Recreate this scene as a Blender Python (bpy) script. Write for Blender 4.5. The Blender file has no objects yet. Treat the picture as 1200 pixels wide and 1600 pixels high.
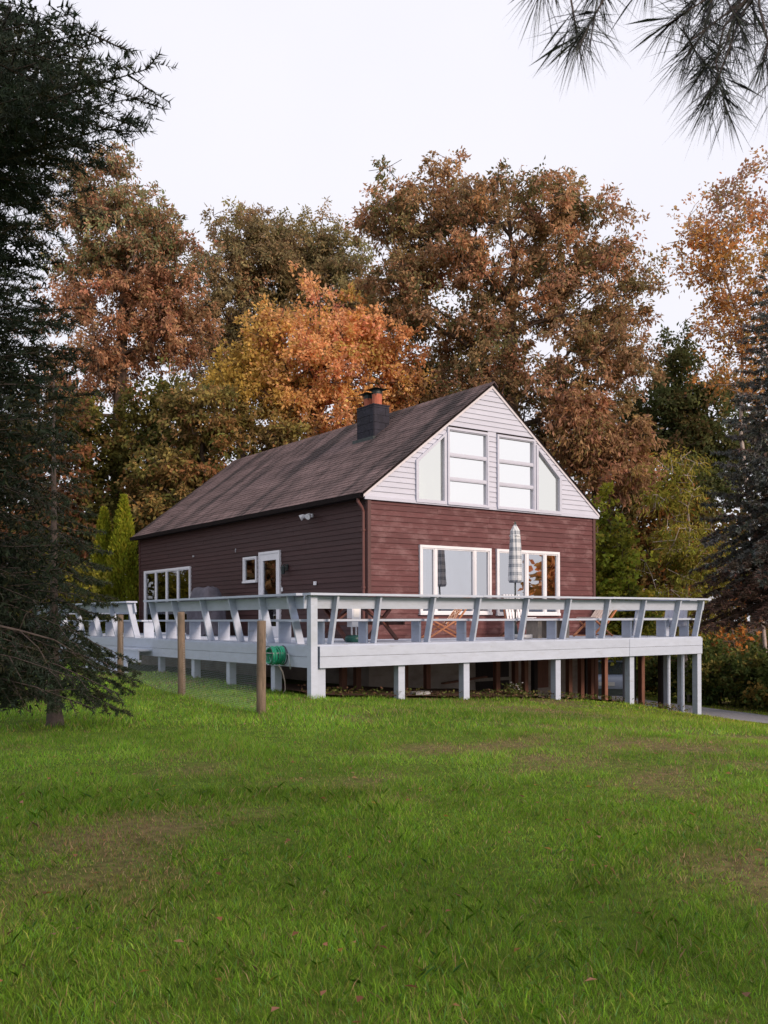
import bpy, math, random
import numpy as np
from mathutils import Vector, Matrix
R = math.radians
rng = np.random.default_rng(7)
random.seed(7)
SC = bpy.context.scene
COL = SC.collection

# ------------------------------------------------------------------ camera
EYE = 1.5
FPX, HZ, ROLL = 1480.8, 967.3, -0.0034      # focal length and horizon in 1200x1600 pixels
cam = bpy.data.cameras.new('camera')
cam.sensor_fit = 'HORIZONTAL'; cam.sensor_width = 24.0
cam.lens = 24.0 * FPX / 1200.0
cam.shift_y = (HZ - 800.0) / 1200.0
cam.clip_start = 0.05; cam.clip_end = 3000
cam.dof.use_dof = True; cam.dof.focus_distance = 21.0; cam.dof.aperture_fstop = 10
camo = bpy.data.objects.new('camera', cam); COL.objects.link(camo)
camo.location = (0, 0, EYE); camo.rotation_euler = (R(90), 0.0034, 0)
SC.camera = camo

# ------------------------------------------------------------------ light
SUN_AZ, SUN_EL = R(132), R(24)              # azimuth from +Y clockwise: behind the camera, to the right
world = bpy.data.worlds.new('World'); SC.world = world; world.use_nodes = True
wn = world.node_tree.nodes; wl = world.node_tree.links; wn.clear()
wo = wn.new('ShaderNodeOutputWorld'); bg = wn.new('ShaderNodeBackground')
sky = wn.new('ShaderNodeTexSky'); sky.sky_type = 'NISHITA'; sky.sun_disc = False
sky.sun_elevation = SUN_EL; sky.sun_rotation = SUN_AZ
sky.dust_density = 2.0
mx = wn.new('ShaderNodeMix'); mx.data_type = 'RGBA'
wtc = wn.new('ShaderNodeTexCoord'); wnz = wn.new('ShaderNodeTexNoise'); wnz.inputs['Scale'].default_value = 1.6
wnz.inputs['Detail'].default_value = 5.0
wmr = wn.new('ShaderNodeMapRange'); wmr.inputs[1].default_value = 0.3; wmr.inputs[2].default_value = 0.7
wmr.inputs[3].default_value = 0.86; wmr.inputs[4].default_value = 0.96
wl.new(wtc.outputs['Generated'], wnz.inputs['Vector']); wl.new(wnz.outputs['Fac'], wmr.inputs[0])
wl.new(wmr.outputs[0], mx.inputs[0])
wl.new(sky.outputs['Color'], mx.inputs[6])
mx.inputs[7].default_value = (7.6, 7.5, 8.2, 1)     # even thin overcast over the blue
wl.new(mx.outputs[2], bg.inputs['Color']); bg.inputs['Strength'].default_value = 0.1
wl.new(bg.outputs[0], wo.inputs[0])
sun = bpy.data.lights.new('sun', 'SUN'); sun.energy = 2.7; sun.angle = R(16); sun.color = (1.0, 0.79, 0.64)
suno = bpy.data.objects.new('sun', sun); COL.objects.link(suno)
sd = Vector((math.sin(SUN_AZ) * math.cos(SUN_EL), math.cos(SUN_AZ) * math.cos(SUN_EL), math.sin(SUN_EL)))
suno.rotation_euler = sd.to_track_quat('Z', 'Y').to_euler(); suno.location = (20, -20, 30)
SC.view_settings.view_transform = 'Standard'; SC.view_settings.look = 'None'
SC.view_settings.exposure = 0.38; SC.view_settings.gamma = 1.0; SC.view_settings.use_curve_mapping = False

# ------------------------------------------------------------------ frames and pixel helpers
TH = R(35.66)
UX, UY = math.cos(TH), math.sin(TH)          # along the deck front
VX, VY = -UY, UX                             # back along the house's long side
D0 = (-1.2645, 16.72)                        # front left corner of the deck
S, D, W, L = 3.487, 3.297, 7.495, 13.86      # house corner in the deck frame, its width and length
ZD = 1.05                                    # deck floor
def W2(u, v): return D0[0] + u * UX + v * VX, D0[1] + u * UY + v * VY
def UV(x, y):
    a, b = x - D0[0], y - D0[1]
    return a * UX + b * UY, a * VX + b * VY
def ray(px, py):
    X, Y = px - 600, py - HZ; c, s = math.cos(-ROLL), math.sin(-ROLL)
    return (c * X - s * Y) / FPX, -(s * X + c * Y) / FPX
def at(px, py, d):
    k, m = ray(px, py); return Vector((k * d, d, EYE + m * d))
def onv(v, px, py):
    k, m = ray(px, py); ox, oy = W2(0, v)
    t = (k * oy - ox) / (UX - k * UY); return t, EYE + m * (oy + t * UY)
def onu(u, px, py):
    k, m = ray(px, py); ox, oy = W2(u, 0)
    t = (k * oy - ox) / (VX - k * VY); return t, EYE + m * (oy + t * VY)

def vnoise(x, y, sc, seed=0):
    x = np.asarray(x, float) / sc + seed * 17.3; y = np.asarray(y, float) / sc - seed * 9.1
    xi, yi = np.floor(x), np.floor(y); fx, fy = x - xi, y - yi
    fx, fy = fx * fx * (3 - 2 * fx), fy * fy * (3 - 2 * fy)
    def h(a, b):
        n = np.sin(a * 127.1 + b * 311.7 + seed * 74.7) * 43758.5453
        return n - np.floor(n)
    return (h(xi, yi) * (1 - fx) + h(xi + 1, yi) * fx) * (1 - fy) + (h(xi, yi + 1) * (1 - fx) + h(xi + 1, yi + 1) * fx) * fy
def fnoise(x, y, sc, seed=0):
    return (vnoise(x, y, sc, seed) + .5 * vnoise(x, y, sc / 2.1, seed + 1) + .25 * vnoise(x, y, sc / 4.3, seed + 2)) / 1.75

GU = np.array([-60, -9, 0, 1.8, 3.4, 6.0, 8.4, 11.0, 13, 16, 20, 40, 90.])
GZ = np.array([.20, .03, .12, .0, -.085, -.23, -.48, -.87, -1.20, -1.47, -1.62, -1.8, -1.8])
def ground(x, y):
    x = np.asarray(x, float); y = np.asarray(y, float)
    a, b = x - D0[0], y - D0[1]
    u = a * UX + b * UY; v = a * VX + b * VY
    z = np.interp(u, GU, GZ)
    w = np.clip((6 - u) / 6, 0, 1)
    z = z + .022 * np.clip(v, 0, 7) * w
    z = z - .24 * np.clip((u - 3) / 5, 0, 1) * np.clip((-.2 - v) / 2.5, 0, 1) * np.clip((14 - u) / 3, 0, 1)
    z = z + .05 * (vnoise(x, y, 2.6, 3) - .5) + .02 * (vnoise(x, y, .9, 4) - .5)
    return z
def gz(x, y): return float(ground(x, y))

# ------------------------------------------------------------------ object helpers
def link(o, parent=None):
    COL.objects.link(o)
    if parent: o.parent = parent
    return o
def tag(o, label=None, cat=None, group=None, kind=None):
    if label: o['label'] = label
    if cat: o['category'] = cat
    if group: o['group'] = group
    if kind: o['kind'] = kind
    return o
def empty(name, loc=(0, 0, 0), rz=0.0, label=None, cat=None, group=None):
    o = bpy.data.objects.new(name, None); o.empty_display_size = .2
    o.location = loc; o.rotation_euler = (0, 0, rz); link(o)
    return tag(o, label, cat, group)
def fast_mesh(name, verts, faces, mat, parent=None, cols=None, smooth=False):
    verts = np.ascontiguousarray(verts, np.float32); faces = np.ascontiguousarray(faces, np.int32)
    me = bpy.data.meshes.new(name); n, k = faces.shape
    me.vertices.add(len(verts)); me.vertices.foreach_set('co', verts.ravel())
    me.loops.add(n * k); me.loops.foreach_set('vertex_index', faces.ravel())
    me.polygons.add(n); me.polygons.foreach_set('loop_start', np.arange(0, n * k, k, dtype=np.int32))
    try: me.polygons.foreach_set('loop_total', np.full(n, k, np.int32))
    except Exception: pass
    if smooth: me.polygons.foreach_set('use_smooth', np.ones(n, bool))
    me.update(calc_edges=True)
    if cols is not None:
        a = me.color_attributes.new('Col', 'FLOAT_COLOR', 'POINT')
        c = np.ones((len(verts), 4), np.float32); c[:, :3] = cols
        a.data.foreach_set('color', c.ravel())
    me.materials.append(mat)
    return link(bpy.data.objects.new(name, me), parent)
class MB:
    """collects shapes that make up one part"""
    def __init__(s): s.v = []; s.f = []
    def add(s, v, f):
        o = len(s.v); s.v += [tuple(p) for p in v]; s.f += [tuple(i + o for i in q) for q in f]; return s
    def hexa(s, a, b):                        # bottom ring of 4, top ring of 4
        return s.add(list(a) + list(b), [(3, 2, 1, 0), (4, 5, 6, 7), (0, 1, 5, 4), (1, 2, 6, 5), (2, 3, 7, 6), (3, 0, 4, 7)])
    def box(s, x0, x1, y0, y1, z0, z1):
        return s.hexa([(x0, y0, z0), (x1, y0, z0), (x1, y1, z0), (x0, y1, z0)], [(x0, y0, z1), (x1, y0, z1), (x1, y1, z1), (x0, y1, z1)])
    def beam(s, p, q, w, h, up=(0, 0, 1)):    # bar from p to q, width w, height h
        p, q = Vector(p), Vector(q); d = (q - p).normalized(); up = Vector(up)
        if abs(d.dot(up)) > .98: up = Vector((0, 1, 0))
        r = d.cross(up).normalized() * (w / 2); t = r.cross(d).normalized() * (h / 2)
        return s.hexa([p - r - t, p + r - t, p + r + t, p - r + t], [q - r - t, q + r - t, q + r + t, q - r + t])
    def tube(s, pts, rad, n=8, cap=True):
        pts = [Vector(p) for p in pts]; m = len(pts)
        rad = [rad] * m if not hasattr(rad, '__len__') else rad
        v = []; f = []; ref = None
        for i, p in enumerate(pts):
            d = (pts[min(i + 1, m - 1)] - pts[max(i - 1, 0)]).normalized()
            if ref is None: ref = Vector((0, 0, 1)) if abs(d.z) < .9 else Vector((1, 0, 0))
            a = d.cross(ref).normalized(); b = d.cross(a).normalized(); ref = a.cross(d) if False else ref
            for j in range(n):
                t = 2 * math.pi * j / n; v.append(p + (a * math.cos(t) + b * math.sin(t)) * rad[i])
        for i in range(m - 1):
            for j in range(n):
                k = (j + 1) % n; f.append((i * n + j, i * n + k, (i + 1) * n + k, (i + 1) * n + j))
        if cap: f.append(tuple(range(n))); f.append(tuple(reversed(range((m - 1) * n, m * n))))
        return s.add(v, f)
    def lathe(s, prof, n=16, c=(0, 0), fold=None):
        v = []; f = []; m = len(prof)
        for i, (r, z) in enumerate(prof):
            for j in range(n):
                t = 2 * math.pi * j / n; rr = r * (fold(t, i) if fold else 1)
                v.append((c[0] + rr * math.cos(t), c[1] + rr * math.sin(t), z))
        for i in range(m - 1):
            for j in range(n):
                k = (j + 1) % n; f.append((i * n + j, i * n + k, (i + 1) * n + k, (i + 1) * n + j))
        f.append(tuple(reversed(range(n)))); f.append(tuple(range((m - 1) * n, m * n)))
        return s.add(v, f)
    def prism(s, poly, y0, y1):               # polygon in x,z pushed along y
        n = len(poly); v = [(x, y0, z) for x, z in poly] + [(x, y1, z) for x, z in poly]
        f = [tuple(range(n)), tuple(reversed(range(n, 2 * n)))] + [(i, i + n, (i + 1) % n + n, (i + 1) % n) for i in range(n)]
        return s.add(v, f)
    def build(s, name, mat, parent=None, smooth=False, kind=None):
        me = bpy.data.meshes.new(name); me.from_pydata(s.v, [], s.f); me.update()
        import bmesh
        bm = bmesh.new(); bm.from_mesh(me); bmesh.ops.recalc_face_normals(bm, faces=bm.faces); bm.to_mesh(me); bm.free()
        if smooth: me.polygons.foreach_set('use_smooth', [True] * len(me.polygons))
        me.materials.append(mat)
        o = link(bpy.data.objects.new(name, me), parent)
        if kind: o['kind'] = kind
        return o

# ------------------------------------------------------------------ materials
def mat(name, col, rough=.7, var=.25, scale=(6, 6, 6), bump=.0, bscale=40, objrand=0., col2=None, detail=5, spec=.3, coords='Object'):
    m = bpy.data.materials.new(name); m.use_nodes = True; nt = m.node_tree; n = nt.nodes; l = nt.links
    b = n['Principled BSDF']; b.inputs['Roughness'].default_value = rough; b.inputs['Specular IOR Level'].default_value = spec
    tc = n.new('ShaderNodeTexCoord'); mp = n.new('ShaderNodeMapping'); mp.inputs['Scale'].default_value = scale
    l.new(tc.outputs[coords], mp.inputs[0])
    nz = n.new('ShaderNodeTexNoise'); nz.inputs['Scale'].default_value = 1; nz.inputs['Detail'].default_value = detail
    nz.inputs['Roughness'].default_value = .65
    l.new(mp.outputs[0], nz.inputs['Vector'])
    rp = n.new('ShaderNodeValToRGB'); rp.color_ramp.elements[0].position = .3; rp.color_ramp.elements[1].position = .7
    c = col; c2 = col2 or [min(1, q * (1 + var)) for q in c]
    rp.color_ramp.elements[0].color = (*[q * (1 - var) for q in c], 1) if not col2 else (*c, 1)
    rp.color_ramp.elements[1].color = (*c2, 1)
    l.new(nz.outputs['Fac'], rp.inputs[0]); out = rp.outputs[0]
    if objrand:
        oi = n.new('ShaderNodeObjectInfo'); mr = n.new('ShaderNodeMapRange')
        mr.inputs[3].default_value = 1 - objrand; mr.inputs[4].default_value = 1 + objrand
        l.new(oi.outputs['Random'], mr.inputs[0])
        hs = n.new('ShaderNodeHueSaturation'); l.new(mr.outputs[0], hs.inputs['Value']); l.new(out, hs.inputs['Color']); out = hs.outputs[0]
    l.new(out, b.inputs['Base Color'])
    if bump:
        bn = n.new('ShaderNodeTexNoise'); bn.inputs['Scale'].default_value = bscale; bn.inputs['Detail'].default_value = 4
        l.new(tc.outputs[coords], bn.inputs['Vector'])
        bp = n.new('ShaderNodeBump'); bp.inputs['Strength'].default_value = bump; bp.inputs['Distance'].default_value = .02
        l.new(bn.outputs['Fac'], bp.inputs['Height']); l.new(bp.outputs[0], b.inputs['Normal'])
    m['out'] = 1
    return m
def leafmat(name, trans=.35, rough=.6, spec=.25, gain=1.0):
    m = bpy.data.materials.new(name); m.use_nodes = True; nt = m.node_tree; n = nt.nodes; l = nt.links
    b = n['Principled BSDF']; b.inputs['Roughness'].default_value = rough; b.inputs['Specular IOR Level'].default_value = spec
    a = n.new('ShaderNodeAttribute'); a.attribute_name = 'Col'
    l.new(a.outputs['Color'], b.inputs['Base Color'])
    t = n.new('ShaderNodeBsdfTranslucent'); l.new(a.outputs['Color'], t.inputs['Color'])
    ms = n.new('ShaderNodeMixShader'); ms.inputs[0].default_value = trans
    l.new(b.outputs[0], ms.inputs[1]); l.new(t.outputs[0], ms.inputs[2])
    l.new(ms.outputs[0], n['Material Output'].inputs['Surface'])
    return m
def layered(m, col, scale, lo, hi, amount, seed=0.):
    """lay a second colour over a material where a noise is high (fading, stains, lichen)"""
    nt = m.node_tree; n = nt.nodes; l = nt.links; b = n['Principled BSDF']; src = b.inputs['Base Color'].links[0].from_socket
    tc = n.new('ShaderNodeTexCoord'); mp = n.new('ShaderNodeMapping'); mp.inputs['Scale'].default_value = scale; mp.inputs['Location'].default_value = (seed, seed, seed)
    nz = n.new('ShaderNodeTexNoise'); nz.inputs['Scale'].default_value = 1; nz.inputs['Detail'].default_value = 6; nz.inputs['Roughness'].default_value = .7
    mr = n.new('ShaderNodeMapRange'); mr.inputs[1].default_value = lo; mr.inputs[2].default_value = hi; mr.inputs[4].default_value = amount
    mx = n.new('ShaderNodeMix'); mx.data_type = 'RGBA'; mx.inputs[7].default_value = (*col, 1)
    l.new(tc.outputs['Object'], mp.inputs[0]); l.new(mp.outputs[0], nz.inputs['Vector']); l.new(nz.outputs['Fac'], mr.inputs[0])
    l.new(mr.outputs[0], mx.inputs[0]); l.new(src, mx.inputs[6]); l.new(mx.outputs[2], b.inputs['Base Color'])
    return m
def glassmat(name, refl, tint, gc=(.9, .92, .95)):
    m = bpy.data.materials.new(name); m.use_nodes = True; nt = m.node_tree; n = nt.nodes; l = nt.links
    n.remove(n['Principled BSDF'])
    g = n.new('ShaderNodeBsdfGlossy'); g.inputs['Color'].default_value = (*gc, 1); g.inputs['Roughness'].default_value = .015
    t = n.new('ShaderNodeBsdfTransparent'); t.inputs['Color'].default_value = (*tint, 1)
    tc = n.new('ShaderNodeTexCoord'); nz = n.new('ShaderNodeTexNoise'); nz.inputs['Scale'].default_value = 1.7; nz.inputs['Detail'].default_value = 1
    bp = n.new('ShaderNodeBump'); bp.inputs['Strength'].default_value = .12; bp.inputs['Distance'].default_value = .02
    l.new(tc.outputs['Object'], nz.inputs['Vector']); l.new(nz.outputs['Fac'], bp.inputs['Height']); l.new(bp.outputs[0], g.inputs['Normal'])
    lw = n.new('ShaderNodeFresnel'); lw.inputs['IOR'].default_value = 1.5
    ad = n.new('ShaderNodeMath'); ad.operation = 'ADD'; ad.inputs[1].default_value = refl; ad.use_clamp = True
    ms = n.new('ShaderNodeMixShader'); l.new(lw.outputs[0], ad.inputs[0]); l.new(ad.outputs[0], ms.inputs[0])
    l.new(t.outputs[0], ms.inputs[1]); l.new(g.outputs[0], ms.inputs[2]); l.new(ms.outputs[0], n['Material Output'].inputs['Surface'])
    return m

M = {}
M['white'] = layered(mat('white_paint', (.42, .47, .57), .55, .07, (3, 3, 9), .15, 60, .05), (.30, .31, .34), (1.5, 1.5, 7), .56, .75, .35)
M['white'] = layered(layered(M['white'], (.24, .235, .22), (2.5, 2.5, 14), .60, .74, .5, 5.5), (.22, .26, .20), (1.1, 1.1, 1.1), .58, .75, .25, 8.5)
M['trim'] = mat('white_trim', (.68, .68, .71), .45, .04, (5, 5, 5))
M['vinyl'] = mat('white_vinyl', (.47, .485, .57), .5, .05, (2, 2, 6), objrand=.03)
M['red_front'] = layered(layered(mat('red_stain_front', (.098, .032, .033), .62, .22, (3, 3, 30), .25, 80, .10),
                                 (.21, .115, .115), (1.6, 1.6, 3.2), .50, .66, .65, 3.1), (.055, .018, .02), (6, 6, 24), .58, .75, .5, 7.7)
M['red_shaded'] = layered(mat('red_stain_shaded', (.046, .019, .019), .6, .2, (3, 2, 30), .2, 80, .10), (.075, .036, .036), (1.5, 1.5, 6), .55, .75, .4, 1.3)  # front's stain, less faded, with the side wall's shade painted into it
M['corner'] = mat('brown_trim', (.085, .038, .036), .5, .12, (8, 8, 2))
M['gutter'] = mat('dark_gutter', (.014, .010, .010), .8, .2, (4, 4, 4), spec=.08)
M['downspout'] = mat('downspout_paint', (.13, .055, .05), .45, .12, (4, 4, 4))
rf = layered(mat('shingle', (.155, .105, .102), .9, .4, (2.6, .35, 2.6), .5, 160, 0), (.022, .019, .02), (.22, .9, .22), .48, .62, .85, 4.0)
M['shingle'] = layered(rf, (.32, .30, .28), (17, 34, 17), .67, .74, .6, 9.0)
M['rakeboard'] = mat('rake_trim', (.55, .52, .55), .5, .08)
M['tar'] = layered(mat('tarred_block', (.020, .019, .030), .75, .4, (4, 4, 4), .5, 30), (.30, .28, .30), (5, 5, 9), .62, .72, .5, 2.)
M['flue'] = mat('terracotta', (.42, .125, .075), .8, .2, (9, 9, 9))
M['metal_dark'] = mat('dark_metal', (.03, .04, .04), .45, .3, (9, 9, 9))
M['metal'] = mat('grey_metal', (.35, .36, .38), .35, .15, (9, 9, 9), spec=.6)
M['concrete'] = layered(mat('concrete', (.36, .30, .26), .9, .15, (2, 2, 2), .3, 40), (.13, .10, .085), (1.2, 1.2, 3), .5, .72, .6)
M['brownwood'] = mat('brown_post', (.17, .075, .05), .75, .3, (14, 14, 2), .2, 50, .25)
M['darkwood'] = mat('dark_post', (.03, .022, .02), .8, .3, (14, 14, 2))
M['redwood'] = mat('picnic_wood', (.11, .042, .032), .6, .3, (4, 14, 14), .2, 50, .15)
M['orangewood'] = mat('orange_wood', (.42, .17, .08), .5, .2, (10, 10, 10), .1, 50, .1)
M['palewood'] = mat('pale_slat', (.55, .45, .40), .5, .15, (10, 10, 10), .1, 50, .08)
M['greywood'] = mat('grey_wood', (.27, .235, .20), .8, .25, (12, 12, 5), .3, 50, .1)
M['postwood'] = layered(mat('weathered_post', (.155, .115, .085), .9, .35, (26, 26, 3), .5, 60, .1), (.06, .055, .04), (5, 5, 3), .5, .7, .6)
M['wire'] = mat('galvanised_wire', (.42, .47, .48), .5, .1)
M['green'] = mat('green_hose', (.015, .30, .17), .4, .15, (12, 12, 12), spec=.5)
M['greenbase'] = mat('green_plastic', (.012, .065, .055), .4, .2)
M['cover'] = mat('grill_cover_cloth', (.085, .08, .10), .75, .3, (5, 5, 5), .3, 25)
M['glass'] = glassmat('window_glass', .50, (.55, .57, .6))
M['glass_side'] = glassmat('door_glass', .06, (.5, .5, .5))
M['glass_top'] = glassmat('gable_glass', .90, (.8, .8, .8), (1, .99, .94))
M['glass_slant'] = glassmat('slanted_glass', .80, (.8, .82, .75), (.98, .97, .88))
M['blind'] = mat('white_blind', (.78, .76, .72), .8, .04)
M['curtain'] = mat('rust_reflection', (.30, .10, .05), .8, .3, (20, 20, 1))  # rust colour stands in for an orange-brown reflection in the slider
M['dark'] = mat('dark_interior', (.03, .025, .022), .9, .2)
M['gravel'] = layered(mat('gravel', (.25, .25, .27), .95, .3, (14, 14, 14), .8, 60), (.12, .12, .12), (60, 60, 60), .5, .65, .6)
M['soil'] = layered(mat('bare_soil', (.085, .045, .03), .95, .35, (3, 3, 3), .6, 30), (.17, .10, .07), (9, 9, 9), .55, .7, .6)
M['bark'] = mat('grey_brown_bark', (.085, .058, .045), .9, .4, (6, 6, 1.2), .5, 22)
M['palebark'] = mat('pale_bark', (.36, .30, .27), .85, .35, (9, 9, 14), .3, 30)
M['sprucebark'] = mat('spruce_bark', (.075, .058, .052), .9, .4, (12, 12, 4), .6, 40)
M['leaf'] = leafmat('leaf', .45, .65, .15)
M['needle'] = leafmat('needle', .12, .7, .12)
M['grass'] = leafmat('grass_blade', .42, .6, .12)
# terrain: colour of the ground itself comes from what covers it (lawn thatch or leaf litter)
gm = bpy.data.materials.new('terrain'); gm.use_nodes = True
_n = gm.node_tree.nodes; _l = gm.node_tree.links; _b = _n['Principled BSDF']; _b.inputs['Roughness'].default_value = .95; _b.inputs['Specular IOR Level'].default_value = .1
_a = _n.new('ShaderNodeAttribute'); _a.attribute_name = 'Col'
_t = _n.new('ShaderNodeTexCoord'); _z = _n.new('ShaderNodeTexNoise'); _z.inputs['Scale'].default_value = 14; _z.inputs['Detail'].default_value = 8
_l.new(_t.outputs['Object'], _z.inputs['Vector']); _r = _n.new('ShaderNodeMapRange'); _r.inputs[1].default_value = .3; _r.inputs[2].default_value = .7; _r.inputs[3].default_value = .55; _r.inputs[4].default_value = 1.35
_l.new(_z.outputs['Fac'], _r.inputs[0]); _h = _n.new('ShaderNodeHueSaturation'); _l.new(_r.outputs[0], _h.inputs['Value']); _l.new(_a.outputs['Color'], _h.inputs['Color']); _l.new(_h.outputs[0], _b.inputs['Base Color'])
M['terrain'] = gm

# plaid of the parasol cloth, in metres along and around it
pm = bpy.data.materials.new('plaid_cloth'); pm.use_nodes = True
_n = pm.node_tree.nodes; _l = pm.node_tree.links; _b = _n['Principled BSDF']; _b.inputs['Roughness'].default_value = .85
_t = _n.new('ShaderNodeTexCoord'); _s = _n.new('ShaderNodeSeparateXYZ'); _l.new(_t.outputs['Object'], _s.inputs[0])
def _stripe(sock, sc, lo, hi):
    a = _n.new('ShaderNodeMath'); a.operation = 'MULTIPLY'; a.inputs[1].default_value = sc; _l.new(sock, a.inputs[0])
    f = _n.new('ShaderNodeMath'); f.operation = 'FRACT'; _l.new(a.outputs[0], f.inputs[0])
    c = _n.new('ShaderNodeMath'); c.operation = 'GREATER_THAN'; c.inputs[1].default_value = lo; _l.new(f.outputs[0], c.inputs[0])
    m_ = _n.new('ShaderNodeMath'); m_.operation = 'MULTIPLY'; m_.inputs[1].default_value = hi; _l.new(c.outputs[0], m_.inputs[0]); return m_.outputs[0]
_x = _n.new('ShaderNodeMath'); _x.operation = 'ADD'
_l.new(_stripe(_s.outputs['Z'], 5.2, .55, .40), _x.inputs[0]); _l.new(_stripe(_s.outputs['X'], 17, .55, .36), _x.inputs[1])
_y = _n.new('ShaderNodeMath'); _y.operation = 'ADD'; _l.new(_x.outputs[0], _y.inputs[0]); _l.new(_stripe(_s.outputs['Z'], 21, .78, .2), _y.inputs[1])
_m = _n.new('ShaderNodeMix'); _m.data_type = 'RGBA'; _m.inputs[6].default_value = (.62, .64, .66, 1); _m.inputs[7].default_value = (.10, .13, .17, 1)
_l.new(_y.outputs[0], _m.inputs[0]); _l.new(_m.outputs[2], _b.inputs['Base Color'])
M['plaid'] = pm

# ------------------------------------------------------------------ ground
xs = np.concatenate([np.linspace(-600, -70, 14), np.arange(-60, -16, 2.), np.arange(-16, 22, .5), np.arange(22, 62, 2.), np.linspace(70, 600, 14)])
ys = np.concatenate([np.linspace(-300, -24, 8), np.arange(-20, 0, 2.), np.arange(0, 42, .5), np.arange(42, 100, 2.), np.linspace(110, 900, 14)])
X, Y = np.meshgrid(xs, ys); Z = ground(X, Y)
nx, ny = len(xs), len(ys)
idx = np.arange(nx * ny).reshape(ny, nx)
F = np.stack([idx[:-1, :-1], idx[:-1, 1:], idx[1:, 1:], idx[1:, :-1]], -1).reshape(-1, 4)
def brownness(x, y):
    """0 lush .. 1 dry patch in the lawn"""
    n = fnoise(x, y, 1.3, 21) * .50 + fnoise(x, y, .40, 31) * .34 + fnoise(x, y, .12, 37) * .16
    right = np.clip((np.asarray(x) + .6 + .05 * np.asarray(y)) / 5, 0, 1) * .10
    mid = np.exp(-((np.asarray(y) - 5.6) / 1.6) ** 2) * .06
    return np.clip((n + right + mid - .568) / .16, 0, 1)
A, B = X - D0[0], Y - D0[1]; UU = A * UX + B * UY; VV = A * VX + B * VY
forest = np.clip((Y - 36 - .35 * np.abs(X)) / 3 + 2 * (vnoise(X, Y, 5, 8) - .5), 0, 1)
forest = np.maximum(forest, np.clip((VV - 19) / 3, 0, 1) * (UU > -14))
bn = brownness(X, Y)[..., None]
c = np.array([.070, .108, .012]) * (1 - bn) + np.array([.13, .10, .045]) * bn
c = c * (1 - forest[..., None]) + np.array([.06, .038, .022]) * forest[..., None]
tag(fast_mesh('ground', np.stack([X, Y, Z], -1).reshape(-1, 3), F, M['terrain'], cols=c.reshape(-1, 3), smooth=True), kind='structure')

def sheet(name, pts, w, m, lift=.03, n=40, k=10, noise=.25):
    """a strip laid on the ground along a centre line"""
    pts = np.array(pts, float); t = np.linspace(0, len(pts) - 1, n)
    cx = np.interp(t, range(len(pts)), pts[:, 0]); cy = np.interp(t, range(len(pts)), pts[:, 1])
    dx, dy = np.gradient(cx), np.gradient(cy); q = np.hypot(dx, dy); nxn, nyn = -dy / q, dx / q
    s = np.linspace(-1, 1, k)
    ww = w / 2 * (1 + noise * (vnoise(t * 3, t * 0, 1., 5) - .5))[:, None]
    px_ = cx[:, None] + nxn[:, None] * s * ww; py_ = cy[:, None] + nyn[:, None] * s * ww
    z = ground(px_, py_) + lift
    i = np.arange(n * k).reshape(n, k)
    f = np.stack([i[:-1, :-1], i[:-1, 1:], i[1:, 1:], i[1:, :-1]], -1).reshape(-1, 4)
    return fast_mesh(name, np.stack([px_, py_, z], -1).reshape(-1, 3), f, m, smooth=True)
DRIVE = [(6.6, 46), (7.4, 40), (8.3, 35.6), (9.2, 32), (10.1, 28.7), (11.9, 24), (14.5, 19.5), (19, 14), (30, 6)]
tag(sheet('gravel_driveway', DRIVE, 3.4, M['gravel'], .035, 90), kind='structure')
# bare earth below the deck
uu, vv = np.meshgrid(np.linspace(.25, 10.9, 40), np.linspace(.35, 3.2, 12))
xx = D0[0] + uu * UX + vv * VX; yy = D0[1] + uu * UY + vv * VY
i = np.arange(uu.size).reshape(uu.shape)
tag(fast_mesh('bare_earth', np.stack([xx, yy, ground(xx, yy) + .03 + .03 * fnoise(xx, yy, .4, 2)], -1).reshape(-1, 3),
    np.stack([i[:-1, :-1], i[:-1, 1:], i[1:, 1:], i[1:, :-1]], -1).reshape(-1, 4), M['soil'], smooth=True), kind='structure')

# ------------------------------------------------------------------ house
HX, HY = W2(S, D)
house = empty('house', (HX, HY, 0), TH, 'dark red clapboard house with white gable and brown shingle roof behind the deck', 'house')
ZS, ZE, ZA = 4.22, 4.39, 7.38          # foot of the white gable, eave, ridge
SL = (ZA - ZE) / (W / 2 + .16)         # roof slope
def roofz(x): return ZA - abs(x - W / 2) * SL
def wall_cells(holes, a0, a1, z0, z1, put):
    A_ = sorted({a0, a1, *[h[0] for h in holes], *[h[1] for h in holes]}); Z_ = sorted({z0, z1, *[h[2] for h in holes], *[h[3] for h in holes]})
    for p, q in zip(A_, A_[1:]):
        run = None
        for r, t in zip(Z_, Z_[1:]):
            hole = any(h[0] - 1e-6 <= p and q <= h[1] + 1e-6 and h[2] - 1e-6 <= r and t <= h[3] + 1e-6 for h in holes)
            if hole:
                if run: put(p, q, *run); run = None
            else: run = (run[0], t) if run else (r, t)
        if run: put(p, q, *run)
fh = [(1.518, 3.632, 1.66, 3.18), (3.95, 6.04, 1.64, 3.18)]                         # front windows
lh = [(9.66, 13.27, 1.06, 3.085), (5.32, 6.0, 2.555, 3.17), (4.05, 5.07, 1.055, 3.245)]  # side: slider, small window, door
T0 = .03                                # wall sheathing face sits this far behind the boards
mb = MB(); wall_cells(fh, .02, W - .02, .95, ZS, lambda p, q, r, t: mb.box(p, q, T0, .2, r, t))
fwall = mb.build('front_wall', M['darkwood'], house)
mb = MB(); wall_cells(lh, .201, L - .02, .95, 4.3, lambda p, q, r, t: mb.box(T0, .2, p, q, r, t))
lwall = mb.build('side_wall', M['darkwood'], house)
MB().box(W - .2, W - .03, .201, L - .02, .95, 4.3).build('far_wall', M['red_shaded'], house)
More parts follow.
